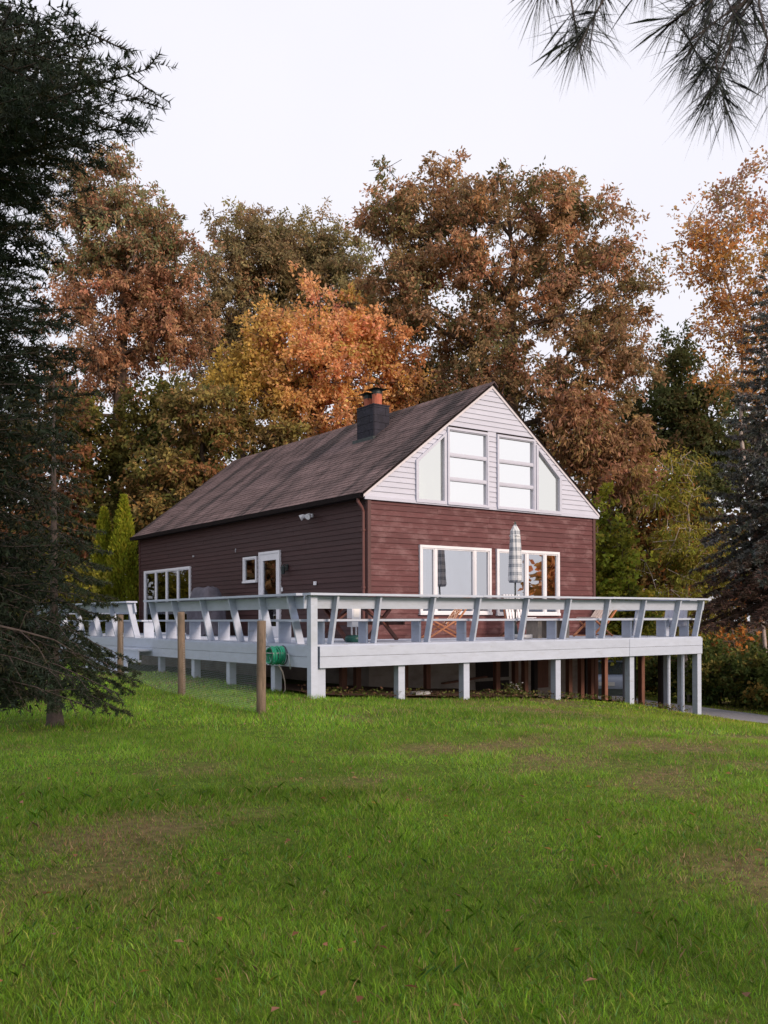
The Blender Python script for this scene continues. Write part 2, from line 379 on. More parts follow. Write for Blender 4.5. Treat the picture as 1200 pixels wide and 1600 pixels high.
mb = MB().prism([(.2, .95), (W - .2, .95), (W - .2, 4.4), (W / 2, ZA - .2), (.2, 4.4)], L - .2, L - .021); mb.build('back_wall', M['red_shaded'], house)
MB().box(.2, W - .2, .2, L - .2, .80, .95).build('inner_floor', M['dark'], house)
MB().box(.2, W - .2, .2, L - .2, 4.20, 4.24).build('ceiling_board', M['dark'], house)
MB().box(.05, W - .05, .06, L - .05, -2.4, .80).build('foundation', M['concrete'], house)
MB().box(.02, W - .02, .03, .2, .80, .949).box(.03, .2, .201, L - .03, .80, .949).build('sill_beam', M['brownwood'], house)
# dark opening and plank door in the foundation
MB().box(3.25, 4.35, .035, .058, -.35, .55).build('foundation_hatch', M['darkwood'], house)
MB().box(3.2, 4.4, .02, .034, -.05, .03).build('hatch_plank', M['greywood'], house)
MB().box(5.25, 5.75, .03, .056, -.3, .6).build('foundation_vent', M['brownwood'], house)

EXP = .125
def boards(parent, name, m, a0, a1, z0, z1, holes, put, joint, limits=None):
    z = z0; row = 0
    while z < z1 - .02:
        zt = min(z + EXP, z1); zm = (z + zt) / 2
        lo, hi = (a0, a1) if not limits else limits(z, zt)
        if hi - lo < .1: z += EXP; continue
        cuts = [(h[0], h[1]) for h in holes(zm)]
        seg = [(lo, hi)]
        for h0, h1 in cuts:
            seg = [s_ for p, q in seg for s_ in ((p, min(q, h0)), (max(p, h1), q)) if s_[1] - s_[0] > .02]
        out = []
        for p, q in seg:
            if joint and q - p > joint * 1.25:
                j = p + joint * (.35 + .65 * random.random())
                while j < q - .5: out.append((p, j - .002)); p = j + .002; j += joint * (.8 + .4 * random.random())
            out.append((p, q))
        for p, q in out: put(p, q, z, zt, row).build(name, m, parent)
        z += EXP; row += 1
def front_board(p, q, z, zt, row, y=0.0, slope=None):
    j = random.uniform(-.0025, .0025)
    b0, b1 = y - .004 + j, y + .016 + j
    e0, e1 = (p, q)
    if slope:                                # ends follow the rake
        tl, tr = slope(zt)
        return MB().hexa([(p, b0, z + .002), (q, b0, z + .002), (q, y + .029, z + .002), (p, y + .029, z + .002)],
                         [(max(p, tl), b1, zt + .006), (min(q, tr), b1, zt + .006), (min(q, tr), y + .029, zt + .006), (max(p, tl), y + .029, zt + .006)])
    return MB().hexa([(p, b0, z + .002), (q, b0, z + .002), (q, y + .029, z + .002), (p, y + .029, z + .002)],
                     [(p, b1, zt + .006), (q, b1, zt + .006), (q, y + .029, zt + .006), (p, y + .029, zt + .006)])
boards(fwall, 'clapboard', M['red_front'], .07, W - .07, 1.0, ZS - .01, lambda zm: [(h[0] - .05, h[1] + .05) for h in fh if h[2] - .05 < zm < h[3] + .05], front_board, 3.9)
def side_board(p, q, z, zt, row):
    j = random.uniform(-.0025, .0025); b0, b1 = -.004 + j, .016 + j
    return MB().hexa([(b0, p, z + .002), (b0, q, z + .002), (.029, q, z + .002), (.029, p, z + .002)], [(b1, p, zt + .006), (b1, q, zt + .006), (.029, q, zt + .006), (.029, p, zt + .006)])
boards(lwall, 'clapboard', M['red_shaded'], .07, L - .07, 1.0, 4.28, lambda zm: [(h[0] - .05, h[1] + .05) for h in lh if h[2] - .05 < zm < h[3] + .05], side_board, 4.2)
# corner boards
MB().box(-.02, .068, -.02, .03, .95, ZS - .02).box(-.02, .03, .0301, .068, .95, 4.28).build('corner_board', M['corner'], house)
MB().box(W - .068, W + .02, -.02, .05, .95, ZS - .02).build('corner_board', M['corner'], house)
MB().box(-.02, .05, L - .068, L + .0, .95, 4.28).build('corner_board', M['corner'], house)

# white gable
gh = [('r', 2.33, 3.56, 4.275, 6.06), ('r', 3.935, 5.165, 4.275, 6.06)]
trap = [[(1.375, 4.285), (2.21, 4.285), (2.21, 5.90), (1.375, 5.20)], [(5.285, 4.285), (6.12, 4.285), (6.12, 5.20), (5.285, 5.90)]]
YG = -.035
mb = MB()
mb.prism([(.0, ZS), (1.33, ZS), (1.33, roofz(1.33) - .12), (.0, roofz(0) - .12)], YG + .03, .19)
mb.prism([(W - 1.33, ZS), (W, ZS), (W, roofz(W) - .12), (W - 1.33, roofz(1.33) - .12)], YG + .03, .19)
mb.prism([(2.25, 6.08), (W - 2.25, 6.08), (W - 2.25, roofz(2.25) - .12), (W / 2, ZA - .12), (2.25, roofz(2.25) - .12)], YG + .03, .19)
mb.prism([(1.3301, 5.22), (2.2499, 5.99), (2.2499, roofz(2.25) - .12), (1.3301, roofz(1.33) - .12)], YG + .03, .19)
mb.prism([(W - 1.3301, 5.22), (W - 1.3301, roofz(1.33) - .12), (W - 2.2499, roofz(2.25) - .12), (W - 2.2499, 5.99)], YG + .03, .19)
mb.box(2.21, 2.33, YG + .03, .19, ZS, 6.079).box(3.56, 3.935, YG + .03, .19, ZS, 6.079).box(5.165, 5.285, YG + .03, .19, ZS, 6.079)
gable = mb.build('gable_wall', M['darkwood'], house)
def gl(z, zt): 
    a = (ZE - roofz(0)) ; x = W / 2 - (ZA - z) / SL + .09; return max(x, -.12), min(W - x, W + .12)
def gholes(zm):
    out = [(h[1] - .05, h[2] + .05) for h in gh if h[3] - .05 < zm < h[4] + .05]
    if zm < 5.93:
        cut = max(0, (zm - 5.20) / .70 * .835)
        if 4.25 < zm: out += [(1.375 + cut - .05, 2.26), (W - 2.26, W - 1.375 - cut + .05)]
    return out
def scut(z): return 1.375 + max(0, (z - 5.20) / .70 * .835) - .05
def gable_board(p, q, z, zt, row):
    zm = (z + zt) / 2; l0, r0 = gl(z, zt); lt, rt = gl(zt, zt)
    pb, qb, pt, qt = p, q, max(p, lt), min(q, rt)
    if abs(q - scut(zm)) < 1e-4: qb, qt = scut(z), scut(zt)
    if abs(p - (W - scut(zm))) < 1e-4: pb, pt = W - scut(z), W - scut(zt)
    j = random.uniform(-.002, .002); b0, b1, b2 = YG - .004 + j, YG + .016 + j, YG + .029
    return MB().hexa([(pb, b0, z + .002), (qb, b0, z + .002), (qb, b2, z + .002), (pb, b2, z + .002)], [(pt, b1, zt + .006), (qt, b1, zt + .006), (qt, b2, zt + .006), (pt, b2, zt + .006)])
boards(gable, 'siding_board', M['vinyl'], 0, W, ZS + .06, ZA - .1, gholes,
       lambda p, q, z, zt, row: gable_board(p, q, z, zt, row), 0, gl)
MB().box(-.12, W + .12, YG - .02, YG + .028, ZS - .012, ZS + .058).build('gable_base_trim', M['vinyl'], house)
# rake boards
for s in (-1, 1):
    x0, x1 = W / 2, W / 2 + s * (W / 2 + .155)
    MB().hexa([(x0, YG - .02, ZA - .15), (x1, YG - .02, ZE - .14), (x1, YG + .03, ZE - .14), (x0, YG + .03, ZA - .15)],
              [(x0, YG - .02, ZA - .045), (x1, YG - .02, ZE - .045), (x1, YG + .03, ZE - .045), (x0, YG + .03, ZA - .045)]).build('rake_board', M['rakeboard'], house)

# windows: frame of four bars, mullions, one pane per light
def window(parent, name, x0, x1, z0, z1, cols, rows, axis, gm_, fw=.065, depth=-.05, bw=.06, blind=None, m=None, blindm=None):
    m = m or M['trim']
    def bx(a, b, d0, d1, c0, c1): return (a, b, d0, d1, c0, c1) if axis == 'x' else (d0, d1, a, b, c0, c1)
    fr = MB()
    for q in ((x0 - fw, x1 + fw, depth, .04, z1, z1 + fw), (x0 - fw - .01, x1 + fw + .01, depth - .02, .04, z0 - fw, z0), (x0 - fw, x0, depth, .04, z0, z1), (x1, x1 + fw, depth, .04, z0, z1)): fr.box(*bx(*q))
    w = fr.build(name, m, parent)
    xs_ = [x0] + cols + [x1]; zs_ = [z0] + rows + [z1]
    for c_ in cols: MB().box(*bx(c_ - bw / 2, c_ + bw / 2, depth + .012, .03, z0 + .0005, z1 - .0005)).build('mullion', m, w)
    for r_ in rows: MB().box(*bx(x0 + .0005, x1 - .0005, depth + .016, .028, r_ - bw / 2, r_ + bw / 2)).build('sash_bar', m, w)
    for a, b in zip(xs_, xs_[1:]):
        for c0, c1 in zip(zs_, zs_[1:]):
            ia = a + (bw / 2 if a != x0 else 0); ib = b - (bw / 2 if b != x1 else 0); ja = c0 + (bw / 2 if c0 != z0 else 0); jb = c1 - (bw / 2 if c1 != z1 else 0)
            s_ = MB(); e = .03 if gm_ is not M['glass_top'] else .02
            for q in ((ia, ib, depth + .022, .026, jb - e, jb), (ia, ib, depth + .022, .026, ja, ja + e), (ia, ia + e, depth + .022, .026, ja + e, jb - e), (ib - e, ib, depth + .022, .026, ja + e, jb - e)): s_.box(*bx(*q))
            s_.build('sash', m, w)
            MB().box(*bx(ia + e - .002, ib - e + .002, .004, .010, ja + e - .002, jb - e + .002)).build('pane', gm_, w)
    if blind is not None:
        for (b0, b1, zb) in blind: MB().box(*bx(b0, b1, .10, .105, zb, z1)).build('curtain', blindm or M['blind'], w)
    return w
window(house, 'picture_window', *fh[0], [1.93, 3.16], [], 'x', M['glass'], blind=[(1.55, 1.75, 1.7)])
window(house, 'sliding_window', *fh[1], [4.93, 5.58], [], 'x', M['glass'], blind=[(5.66, 6.0, 1.7)])
for h in gh: window(house, 'gable_window', h[1] + .01, h[2] - .01, h[3] + .02, h[4] - .01, [], [4.87, 5.45], 'x', M['glass_top'], .055, -.075, .05, m=M['vinyl'], blind=[(h[1] + .02, h[2] - .02, 4.3)])
for tp in trap:
    cx = sum(p[0] for p in tp) / 4; cz = sum(p[1] for p in tp) / 4
    def inset(k): return [(cx + (x - cx) * (1 - k / .42), cz + (z - cz) * (1 - k / .62)) for x, z in tp]
    o_, i_ = inset(-.045), inset(.03); n = 4
    v = [(x, -.075, z) for x, z in o_] + [(x, -.075, z) for x, z in i_] + [(x, .04, z) for x, z in o_] + [(x, .04, z) for x, z in i_]
    f = []
    for a in range(4):
        b = (a + 1) % 4; f += [(a, b, 4 + b, 4 + a), (8 + b, 8 + a, 12 + a, 12 + b), (a, 8 + a, 8 + b, b), (4 + b, 12 + b, 12 + a, 4 + a)]
    w = MB().add(v, f).build('slanted_window', M['vinyl'], house)
    MB().prism(inset(.032), .002, .008).build('pane', M['glass_slant'], w)
    MB().prism(inset(.02), .10, .105).build('curtain', M['blind'], w)
window(house, 'sliding_door', *lh[0], [10.56, 11.46, 12.36], [], 'y', M['glass_side'], blind=[(9.7, 10.2, 1.1), (12.45, 13.2, 1.1)], blindm=M['curtain'])  # the two curtain panels here imitate reflected trees and wood
window(house, 'small_window', *lh[1], [], [], 'y', M['glass_side'], .05)
d_ = window(house, 'side_door', *lh[2], [], [], 'y', M['glass_side'], .06)
MB().box(-.03, .02, 4.07, 4.20, 1.075, 3.22).box(-.03, .02, 4.92, 5.05, 1.075, 3.22).box(-.03, .02, 4.2001, 4.9199, 3.07, 3.22).box(-.03, .02, 4.2001, 4.9199, 1.075, 1.32).build('door_rail', M['trim'], d_)
MB().tube([(-.05, 4.14, 2.02), (-.05, 4.14, 2.14)], .014, 6).box(-.05, -.03, 4.13, 4.15, 2.03, 2.05).build('door_handle', M['metal_dark'], d_)

# roof: two slabs, shingle courses laid over them, ridge cap
roof_t = .05
def slab(s):
    x0, x1 = W / 2, W / 2 + s * (W / 2 + .16)
    zz = lambda x: roofz(x) - .03
    y0, y1 = -.062, L + .25
    sag = lambda y: 0
    return MB().hexa([(x0, y0, zz(x0) - roof_t), (x1, y0, ZE - .03 - roof_t), (x1, y1, ZE - .03 - roof_t), (x0, y1, zz(x0) - roof_t)], [(x0, y0, zz(x0)), (x1, y0, ZE - .03), (x1, y1, ZE - .03), (x0, y1, zz(x0))])
roof = slab(-1).build('roof', M['gutter'], house)
slab(1).build('roof_slope', M['gutter'], house)
for s in (-1, 1):
    run = (W / 2 + .18); nc = 34; V_ = []; F_ = []
    for k in range(nc):
        t0, t1 = k / nc, (k + 1.18) / nc             # 0 at the eave
        y = -.12 + (0 if k % 2 else -.0); off = (k % 2) * .15
        edges = [-.07]; e = -.12 + .15 + off
        while e < L + .2: edges.append(e); e += .30 + random.uniform(-.02, .02)
        edges.append(L + .27)
        for a, b in zip(edges, edges[1:]):
            d = random.uniform(-.012, .012); h = .020 + random.uniform(-.004, .008)
            xa = W / 2 + s * (run * (1 - max(0, t0 + d / run))); xb = W / 2 + s * (run * (1 - min(1, t1)))
            za, zb = roofz(xa) - .03, roofz(xb) - .03
            sagm = -.05 * math.sin(math.pi * max(0, min(1, (a + .1) / L))) * 0
            q = len(V_)
            V_ += [(xa, a + .004, za + h), (xa, b - .004, za + h), (xb, b - .004, zb + .006), (xb, a + .004, zb + .006), (xa, a + .004, za + .0), (xa, b - .004, za + .0)]
            F_ += [(q, q + 1, q + 2, q + 3), (q, q + 4, q + 5, q + 1)]
    o = MB().add(V_, F_).build('shingle_courses', M['shingle'], roof); o['kind'] = 'stuff'
mb = MB()
y = -.12
while y < L + .2:
    mb.hexa([(W / 2 - .13, y, ZA - .13), (W / 2, y, ZA - .015), (W / 2, y + .3, ZA - .025), (W / 2 - .13, y + .3, ZA - .14)], [(W / 2 - .13, y, ZA - .105), (W / 2, y, ZA + .02), (W / 2, y + .3, ZA + .006), (W / 2 - .13, y + .3, ZA - .12)])
    mb.hexa([(W / 2, y, ZA - .015), (W / 2 + .13, y, ZA - .13), (W / 2 + .13, y + .3, ZA - .14), (W / 2, y + .3, ZA - .025)], [(W / 2, y, ZA + .02), (W / 2 + .13, y, ZA - .105), (W / 2 + .13, y + .3, ZA - .12), (W / 2, y + .3, ZA + .006)])
    y += .26
mb.build('ridge_cap', M['shingle'], roof)
MB().box(-.145, .0, -.05, L + .24, ZE - .14, ZE - .125).build('soffit', M['gutter'], house)
# gutter: a trough along the eave
pr = [(-.27, ZE - .05), (-.262, ZE - .05), (-.255, ZE - .145), (-.17, ZE - .145), (-.165, ZE - .05), (-.158, ZE - .05), (-.16, ZE - .155), (-.262, ZE - .158)]
MB().prism(pr, -.06, L + .2).build('gutter', M['gutter'], house)
MB().tube([(-.21, .10, ZE - .15), (-.20, .10, ZE - .24), (-.10, .10, ZE - .36), (-.055, .10, ZE - .46), (-.055, .10, 1.3), (-.055, .10, 1.16), (-.16, .10, 1.09)], .036, 8).build('downspout', M['downspout'], house)
for z in (3.5, 2.2): MB().box(-.096, -.02, .055, .145, z, z + .04).build('downspout_strap', M['downspout'], house)

# chimney
cx0, cx1, cy0, cy1, cz1 = 2.51, 3.02, 3.33, 4.13, 7.30
mb = MB().box(cx0, cx1, cy0, cy1, roofz(cx0) - .3, cz1)
ch = mb.build('chimney', M['tar'], house)
z = roofz(cx0) - .0
k = 0
while z < cz1 - .05:                      # block courses, each block a little proud
    zt = min(z + .2, cz1 - .005); o_ = .0
    for (a, b) in (((cy0, (cy0 + cy1) / 2), ((cy0 + cy1) / 2, cy1)) if k % 2 else ((cy0, cy0 + .2), (cy0 + .2, cy1 - .2), (cy1 - .2, cy1))):
        MB().box(cx0 - .012 - random.uniform(0, .004), cx0 - .001, a + .005, b - .005, z + .005, zt - .003).build('chimney_block', M['tar'], ch)
    for (a, b) in (((cx0, cx1 - .13), (cx1 - .13, cx1)) if k % 2 else ((cx0, cx0 + .13), (cx0 + .13, cx1))):
        if zt > roofz((a + b) / 2): MB().box(a + .004, b - .004, cy0 - .012 - random.uniform(0, .004), cy0 - .001, z + .005, zt - .003).build('chimney_block', M['tar'], ch)
    z += .2; k += 1
MB().box(cx0 - .02, cx1 + .02, cy0 - .02, cy1 + .02, cz1 + .0, cz1 + .03).build('chimney_crown', M['tar'], ch)
for yy_, hh in ((cy0 + .21, .34), (cy1 - .2, .28)):
    fl = MB().lathe([(.135, cz1 + .03), (.135, cz1 + hh), (.115, cz1 + hh), (.112, cz1 + .05)], 14, ((cx0 + cx1) / 2, yy_)).build('flue', M['flue'], ch)
    xm = (cx0 + cx1) / 2
    for sx in (-.1, .1):
        for sy in (-.1, .1): MB().box(xm + sx - .008, xm + sx + .008, yy_ + sy - .008, yy_ + sy + .008, cz1 + hh - .04, cz1 + hh + .13).build('cap_leg', M['metal_dark'], ch)
    MB().lathe([(.12, cz1 + hh - .02), (.125, cz1 + hh + .05), (.125, cz1 + hh + .125)], 12, (xm, yy_)).build('cap_screen', M['metal_dark'], ch)
    MB().hexa([(xm - .235, yy_ - .235, cz1 + hh + .13), (xm + .235, yy_ - .235, cz1 + hh + .13), (xm + .235, yy_ + .235, cz1 + hh + .13), (xm - .235, yy_ + .235, cz1 + hh + .13)],
              [(xm - .03, yy_ - .03, cz1 + hh + .18), (xm + .03, yy_ - .03, cz1 + hh + .18), (xm + .03, yy_ + .03, cz1 + hh + .18), (xm - .03, yy_ + .03, cz1 + hh + .18)]).build('rain_cap', M['metal_dark'], ch)
MB().box(cx0 - .10, cx0 - .02, cy0 - .1, cy1 + .1, roofz(cx0 - .1) - .02, roofz(cx0 - .03) + .02).build('flashing', M['metal_dark'], ch)

# wall fittings on the side wall
fl = MB().box(-.04, -.004, 2.36, 2.48, 4.02, 4.10).build('floodlight', M['trim'], house)
for a in (-.10, .10):
    MB().tube([(-.05, 2.42, 4.05), (-.12, 2.42 + a * .8, 4.06), (-.16, 2.42 + a * 1.3, 4.05), (-.24, 2.42 + a * 1.7, 4.0)], [.014, .02, .05, .075], 10).build('lamp_head', M['trim'], fl)
ln = MB().box(-.03, -.004, 3.60, 3.70, 2.76, 2.92).build('wall_lantern', M['metal_dark'], house)
MB().tube([(-.03, 3.65, 2.88), (-.09, 3.65, 2.92), (-.13, 3.65, 2.89)], .01, 6).build('lantern_arm', M['metal_dark'], ln)
MB().lathe([(.02, 2.89), (.075, 2.845), (.07, 2.84), (.05, 2.68), (.03, 2.66)], 8, (-.13, 3.65)).build('lantern_glass', M['metal_dark'], ln)
MB().box(-.03, -.004, 2.21, 2.33, 2.34, 2.43).build('outlet_box', M['trim'], house)
MB().box(-.02, -.004, 3.88, 3.95, 2.23, 2.33).build('outlet_box', M['trim'], house)
MB().box(-.03, -.004, 9.34, 9.42, 3.42, 3.47).build('cable_hook', M['metal'], house)
MB().tube([(-.02, 6.54, 3.40), (-.03, 6.53, 3.46), (-.02, 6.52, 3.50)], .012, 5).build('cable_hook', M['metal'], house)

# ------------------------------------------------------------------ deck (frame: u along the front, v towards the back)
deck = empty('deck', (D0[0], D0[1], 0), TH, 'raised pale painted deck with built in bench railing around the red house', 'deck')
LF, LV, LW = 11.04, 17.3, 3.46
v = .0
while v < LV - .05:
    top = ZD - random.uniform(0, .004)
    u1 = LF if v < 3.10 else LW
    js = [0, u1] if u1 < 5 else [0, random.choice([3.6, 4.8, 6.0, 7.2]), u1]
    for a, b in zip(js, js[1:]): MB().box(a - (.03 if a == 0 else -.003), b + (.03 if b == LF else -.002), v - (.03 if v == 0 else 0), v + .138, top - .03, top).build('deck_board', M['white'], deck)
    v += .144
def fasc(a, b, z0, z1, side, m=None, off=0):
    if side == 'f': q = MB().hexa([(a, -.045 - off, z0), (b, -.045 - off, z0), (b, -.0, z0), (a, -.0, z0)], [(a, -.045 - off, z1), (b, -.045 - off, z1), (b, 0, z1), (a, 0, z1)])
    elif side == 'l': q = MB().box(-.045 - off, 0, a, b, z0, z1)
    elif side == 'r': q = MB().box(LF, LF + .045, a, b, z0, z1)
    return q.build('fascia_board', m or M['white'], deck)
for a, b, o in ((.12, 3.43, .012), (3.436, 8.4, .0), (8.406, 11.085, .005)):
    fasc(a, b, .635, .833, 'f', off=o); fasc(a, b, .839, ZD - .032, 'f', off=o + .004)
for a, b in ((.10, 4.1), (4.106, 7.2), (7.206, 12.2), (12.206, 17.3)):
    fasc(a, b, .640, .832, 'l'); fasc(a, b, .838, ZD - .032, 'l', off=.004)
fasc(.004, 3.2, .64, ZD - .032, 'r')
# joists and beams below
for u in np.arange(.6, 11, .6): MB().box(u, u + .04, .005, 3.22, .80, ZD - .037).build('joist', M['darkwood'], deck)
for vv_ in np.arange(3.9, 17, .8): MB().box(.005, LW - .01, vv_, vv_ + .04, .80, ZD - .037).build('joist', M['darkwood'], deck)
MB().box(.1, LF - .05, 1.98, 2.08, .62, .795).build('beam', M['brownwood'], deck)
def post(u, v, w, top, m, name='post', h=None):
    x, y = W2(u, v); h = h or w
    return MB().box(u - w / 2, u + w / 2, v - h / 2, v + h / 2, gz(x, y) - .25, top).build(name, m, deck)
post(-.02, -.03, .135, 1.925, M['white'], 'corner_post'); post(.165, .06, .22, .632, M['white'], h=.10)
for u in (1.98, 3.59, 6.17, 8.57): post(u, .10, .15, .632, M['white'])
post(11.0, .05, .15, .632, M['white']); post(10.98, .50, .12, ZD - .04, M['white']); post(10.98, .92, .12, ZD - .04, M['white'])
for v in (1.46, 3.35, 5.07): post(.09, v, .15, .636, M['white'])
for v in (7.0, 9.6, 12.2, 14.8, 17.1): post(.09, v, .13, .636, M['white'])
for px_ in (536, 558, 632, 776, 820, 889): 
    u_, _ = onv(2.03, px_, 1040); post(u_, 2.03, .12, .618, M['brownwood'])
for u_, v_, m_ in ((10.72, 3.06, 'brownwood'), (10.30, 3.0, 'darkwood'), (10.98, 2.95, 'brownwood'), (10.95, 2.2, 'white'), (10.92, 1.95, 'darkwood'), (10.98, 1.72, 'brownwood'), (10.0, 2.55, 'brownwood'), (9.35, 2.3, 'brownwood'), (7.35, 2.6, 'brownwood'), (4.7, 2.7, 'brownwood'), (8.3, 2.9, 'darkwood'), (10.96, 1.08, 'darkwood')):
    post(u_, v_, .12, .80 if m_ != 'white' else ZD - .04, M[m_])
# long leaning plank below the deck
MB().beam((5.2, 2.75, .0), (6.4, 2.6, .12), .15, .035).build('loose_plank', M['brownwood'], deck)

# bench railing: slanted supports, seat legs, seat planks, back board and cap
def bench(mapf, sups, s0, s1, jo):
    Pm = lambda s, o, z: mapf(s, o) + (z,)
    def slabp(s_a, s_b, quad, name, m=M['white']):     # quad: four (o,z)
        MB().hexa([Pm(s_a, *q) for q in quad], [Pm(s_b, *q) for q in quad]).build(name, m, deck)
    z0, z1 = ZD + .002, 1.925
    for s in sups:
        j = random.uniform(-.012, .012)
        slabp(s - .022, s + .022, [(-.20, z0), (-.05, z0), (.155 + j, z1), (.015 + j, z1)], 'bench_support')
        slabp(s - .020 - .045, s - .022 - .001, [(-.53, z0), (-.27, z0), (-.27, 1.455), (-.53, 1.455)], 'seat_leg')
    cuts = [s0] + [c_ for c_ in jo if s0 < c_ < s1] + [s1]
    for a, b in zip(cuts, cuts[1:]):
        a += .003; b -= .003
        j = random.uniform(-.006, .006)
        slabp(a, b, [(-.565, 1.458 + j), (-.375, 1.458 + j), (-.375, 1.498 + j), (-.565, 1.498 + j)], 'seat_plank')
        slabp(a, b, [(-.365, 1.458 - j), (-.185, 1.458 - j), (-.185, 1.498 - j), (-.365, 1.498 - j)], 'seat_plank')
        slabp(a, b, [(-.062, 1.70), (-.022, 1.69), (.010, 1.905), (-.03, 1.915)], 'back_board')
        slabp(a, b, [(-.075, 1.927 + j), (.205, 1.927 + j), (.205, 1.968 + j), (-.075, 1.968 + j)], 'cap_rail')
FS = [.45, 1.40, 2.66, 3.82, 5.15, 6.40, 7.65, 8.88, 10.14, 11.02]
bench(lambda s, o: (s, -o), FS, -.16, 11.24, [3.84, 7.66])
def lv(px_): return onu(0, px_, 930)[0]
LS = [.62, 1.72, 2.98, 4.36, 5.84, 7.2]
bench(lambda s, o: (-o, s), LS, .21, 7.40, [3.0])
bench(lambda s, o: (-o, s), [8.62, 10.0, 11.4, 12.8, 14.2, 15.6, 17.0], 8.50, 17.2, [12.8])
bench(lambda s, o: (s, LV + o - .0), [.9, 2.0, 3.2], .22, 3.42, [])
bench(lambda s, o: (LF + o, s), [.75, 1.9, 3.0], .21, 3.15, [])
# steps down to the lawn
for k, (z, o, v0, v1) in enumerate(((.80, .34, 7.25, 9.2), (.55, .68, 7.1, 9.7), (.32, 1.02, 7.0, 10.1))):
    MB().box(-.05 - o, -.05 - o + .36, v0, v1, z - .045, z).build('step_tread', M['white'], deck)
    MB().box(-.05 - o + .01, -.05 - o + .035, v0 + .02, v1 - .02, z - .27, z - .047).build('step_riser', M['white'], deck)

# ------------------------------------------------------------------ things on the deck
def onDeck(u, v): x, y = W2(u, v); return (x, y, ZD + .001)
# picnic table
pt = empty('picnic_table', onDeck(2.15, 1.75), TH + R(2), 'brown wooden picnic table with attached benches and crossed legs', 'table')
for k in range(5): MB().box(-.95, .95, -.36 + k * .146, -.36 + k * .146 + .138, .715, .755).build('table_plank', M['redwood'], pt)
for s in (-1, 1):
    for k in (0, 1):
        y0 = s * .70 + (k - 1) * .146; MB().box(-.95, .95, y0, y0 + .138, .42, .46).build('seat_plank', M['redwood'], pt)
    xb = s * .62
    MB().box(xb - .02, xb + .02, -.74, .74, .33, .418).build('seat_brace', M['redwood'], pt)
    MB().box(xb - .02, xb + .02, -.34, .34, .63, .713).build('top_brace', M['redwood'], pt)
    for q in (-1, 1):
        MB().beam((xb + .042 * 1 * q / abs(q) * .98, q * .55, .005 + .03), (xb + .042 * q * .98, -q * .28, .70), .038, .09, (1, 0, 0)).build('leg', M['redwood'], pt)
    MB().beam((xb - s * .03, 0, .38), (s * .12, 0, .69), .09, .038).build('brace', M['redwood'], pt)

# canister on a green base
t = empty('patio_canister', onDeck(1.52, .95), TH, 'white canister on two short stems above a round green base', 'canister')
MB().lathe([(.14, 0), (.175, .02), (.18, .09), (.15, .13), (.05, .145)], 20).build('base', M['greenbase'], t, True)
for s in (-.05, .05): MB().tube([(s, 0, .14), (s, 0, .30)], .018, 8).build('stem', M['trim'], t)
b_ = MB().box(-.10, .10, -.09, .09, .30, .80).build('canister_body', M['trim'], t)
MB().box(-.06, .06, -.095, -.0901, .48, .72).build('front_panel', M['blind'], b_)
MB().box(-.105, .105, -.095, .095, .80, .83).build('lid', M['metal'], t)

# folding chairs: two crossed frames, seat and back slats
def folding_chair(name, label, u, v, rz, mf, ms, recline, group=None, n=6, wd=.54):
    t = empty(name, onDeck(u, v), rz, label, 'chair', group)
    ca, sa = math.cos(recline), math.sin(recline)
    seat_z = .38
    for s in (-1, 1):
        x = s * wd / 2
        # long rail: from front foot, up through the seat to the top of the back
        MB().beam((x, .40, .02), (x, -.30, .44), .03, .05, (1, 0, 0)).build('leg', mf, t)
        MB().beam((x * .9, -.48, .02), (x * .9, .28, .42), .03, .05, (1, 0, 0)).build('leg', mf, t)
        MB().beam((x * .98, -.22, .32), (x * .98, -.22 - .72 * sa, .32 + .72 * ca), .03, .05, (1, 0, 0)).build('back_post', mf, t)
    MB().beam((-wd / 2, .40, .04), (wd / 2, .40, .04), .04, .03).build('stretcher', mf, t)
    MB().beam((-wd / 2, -.47, .04), (wd / 2, -.47, .04), .04, .03).build('stretcher', mf, t)
    for k in range(n):
        y = -.22 + k * .55 / n; z = .36 + k * .1 / n
        MB().beam((-wd / 2 - .01, y, z + .03), (wd / 2 + .01, y, z + .03), .07, .018).build('seat_slat', ms, t)
    for k in range(n + 1):
        x = -wd / 2 + .05 + k * (wd - .1) / n
        MB().beam((x, -.20, .40), (x, -.20 - .66 * sa, .40 + .66 * ca), .016, .058, (1, 0, 0)).build('back_slat', ms, t)
    MB().beam((-wd / 2, -.22 - .70 * sa, .33 + .70 * ca), (wd / 2, -.22 - .70 * sa, .33 + .70 * ca), .03, .05).build('top_rail', mf, t)
    return t
folding_chair('folding_chair', 'orange wooden folding chair with crossed legs beneath the wide picture window', 4.55, 2.0, TH + R(70), M['orangewood'], M['orangewood'], R(38), n=4)
folding_chair('folding_chair', 'reclined pale slatted folding chair with brown legs at the deck end', 8.95, 1.55, TH + R(98), M['orangewood'], M['palewood'], R(50))
folding_chair('folding_chair', 'upright white slatted chair behind the low grey table', 7.4, 2.45, TH + R(175), M['brownwood'], M['trim'], R(14), n=5)
# low table
t = empty('low_table', onDeck(7.2, 1.35), TH, 'low grey weathered wooden table on slab legs', 'table')
for k in range(3): MB().box(-.58, .58, -.225 + k * .151, -.225 + k * .151 + .145, .40, .44).build('table_plank', M['greywood'], t)
for x in (-.44, .06, .46): MB().box(x - .06, x + .06, -.19, .19, .0, .398).build('slab_leg', M['greywood'], t)
# low round planter dish beside it
t = MB().lathe([(.26, 0), (.30, .02), (.31, .09), (.27, .095), (.25, .04)], 20).build('planter_dish', M['metal'], None, True); t.location = onDeck(6.05, 1.1)
tag(t, 'flat grey round dish on the deck beside the low table', 'dish')

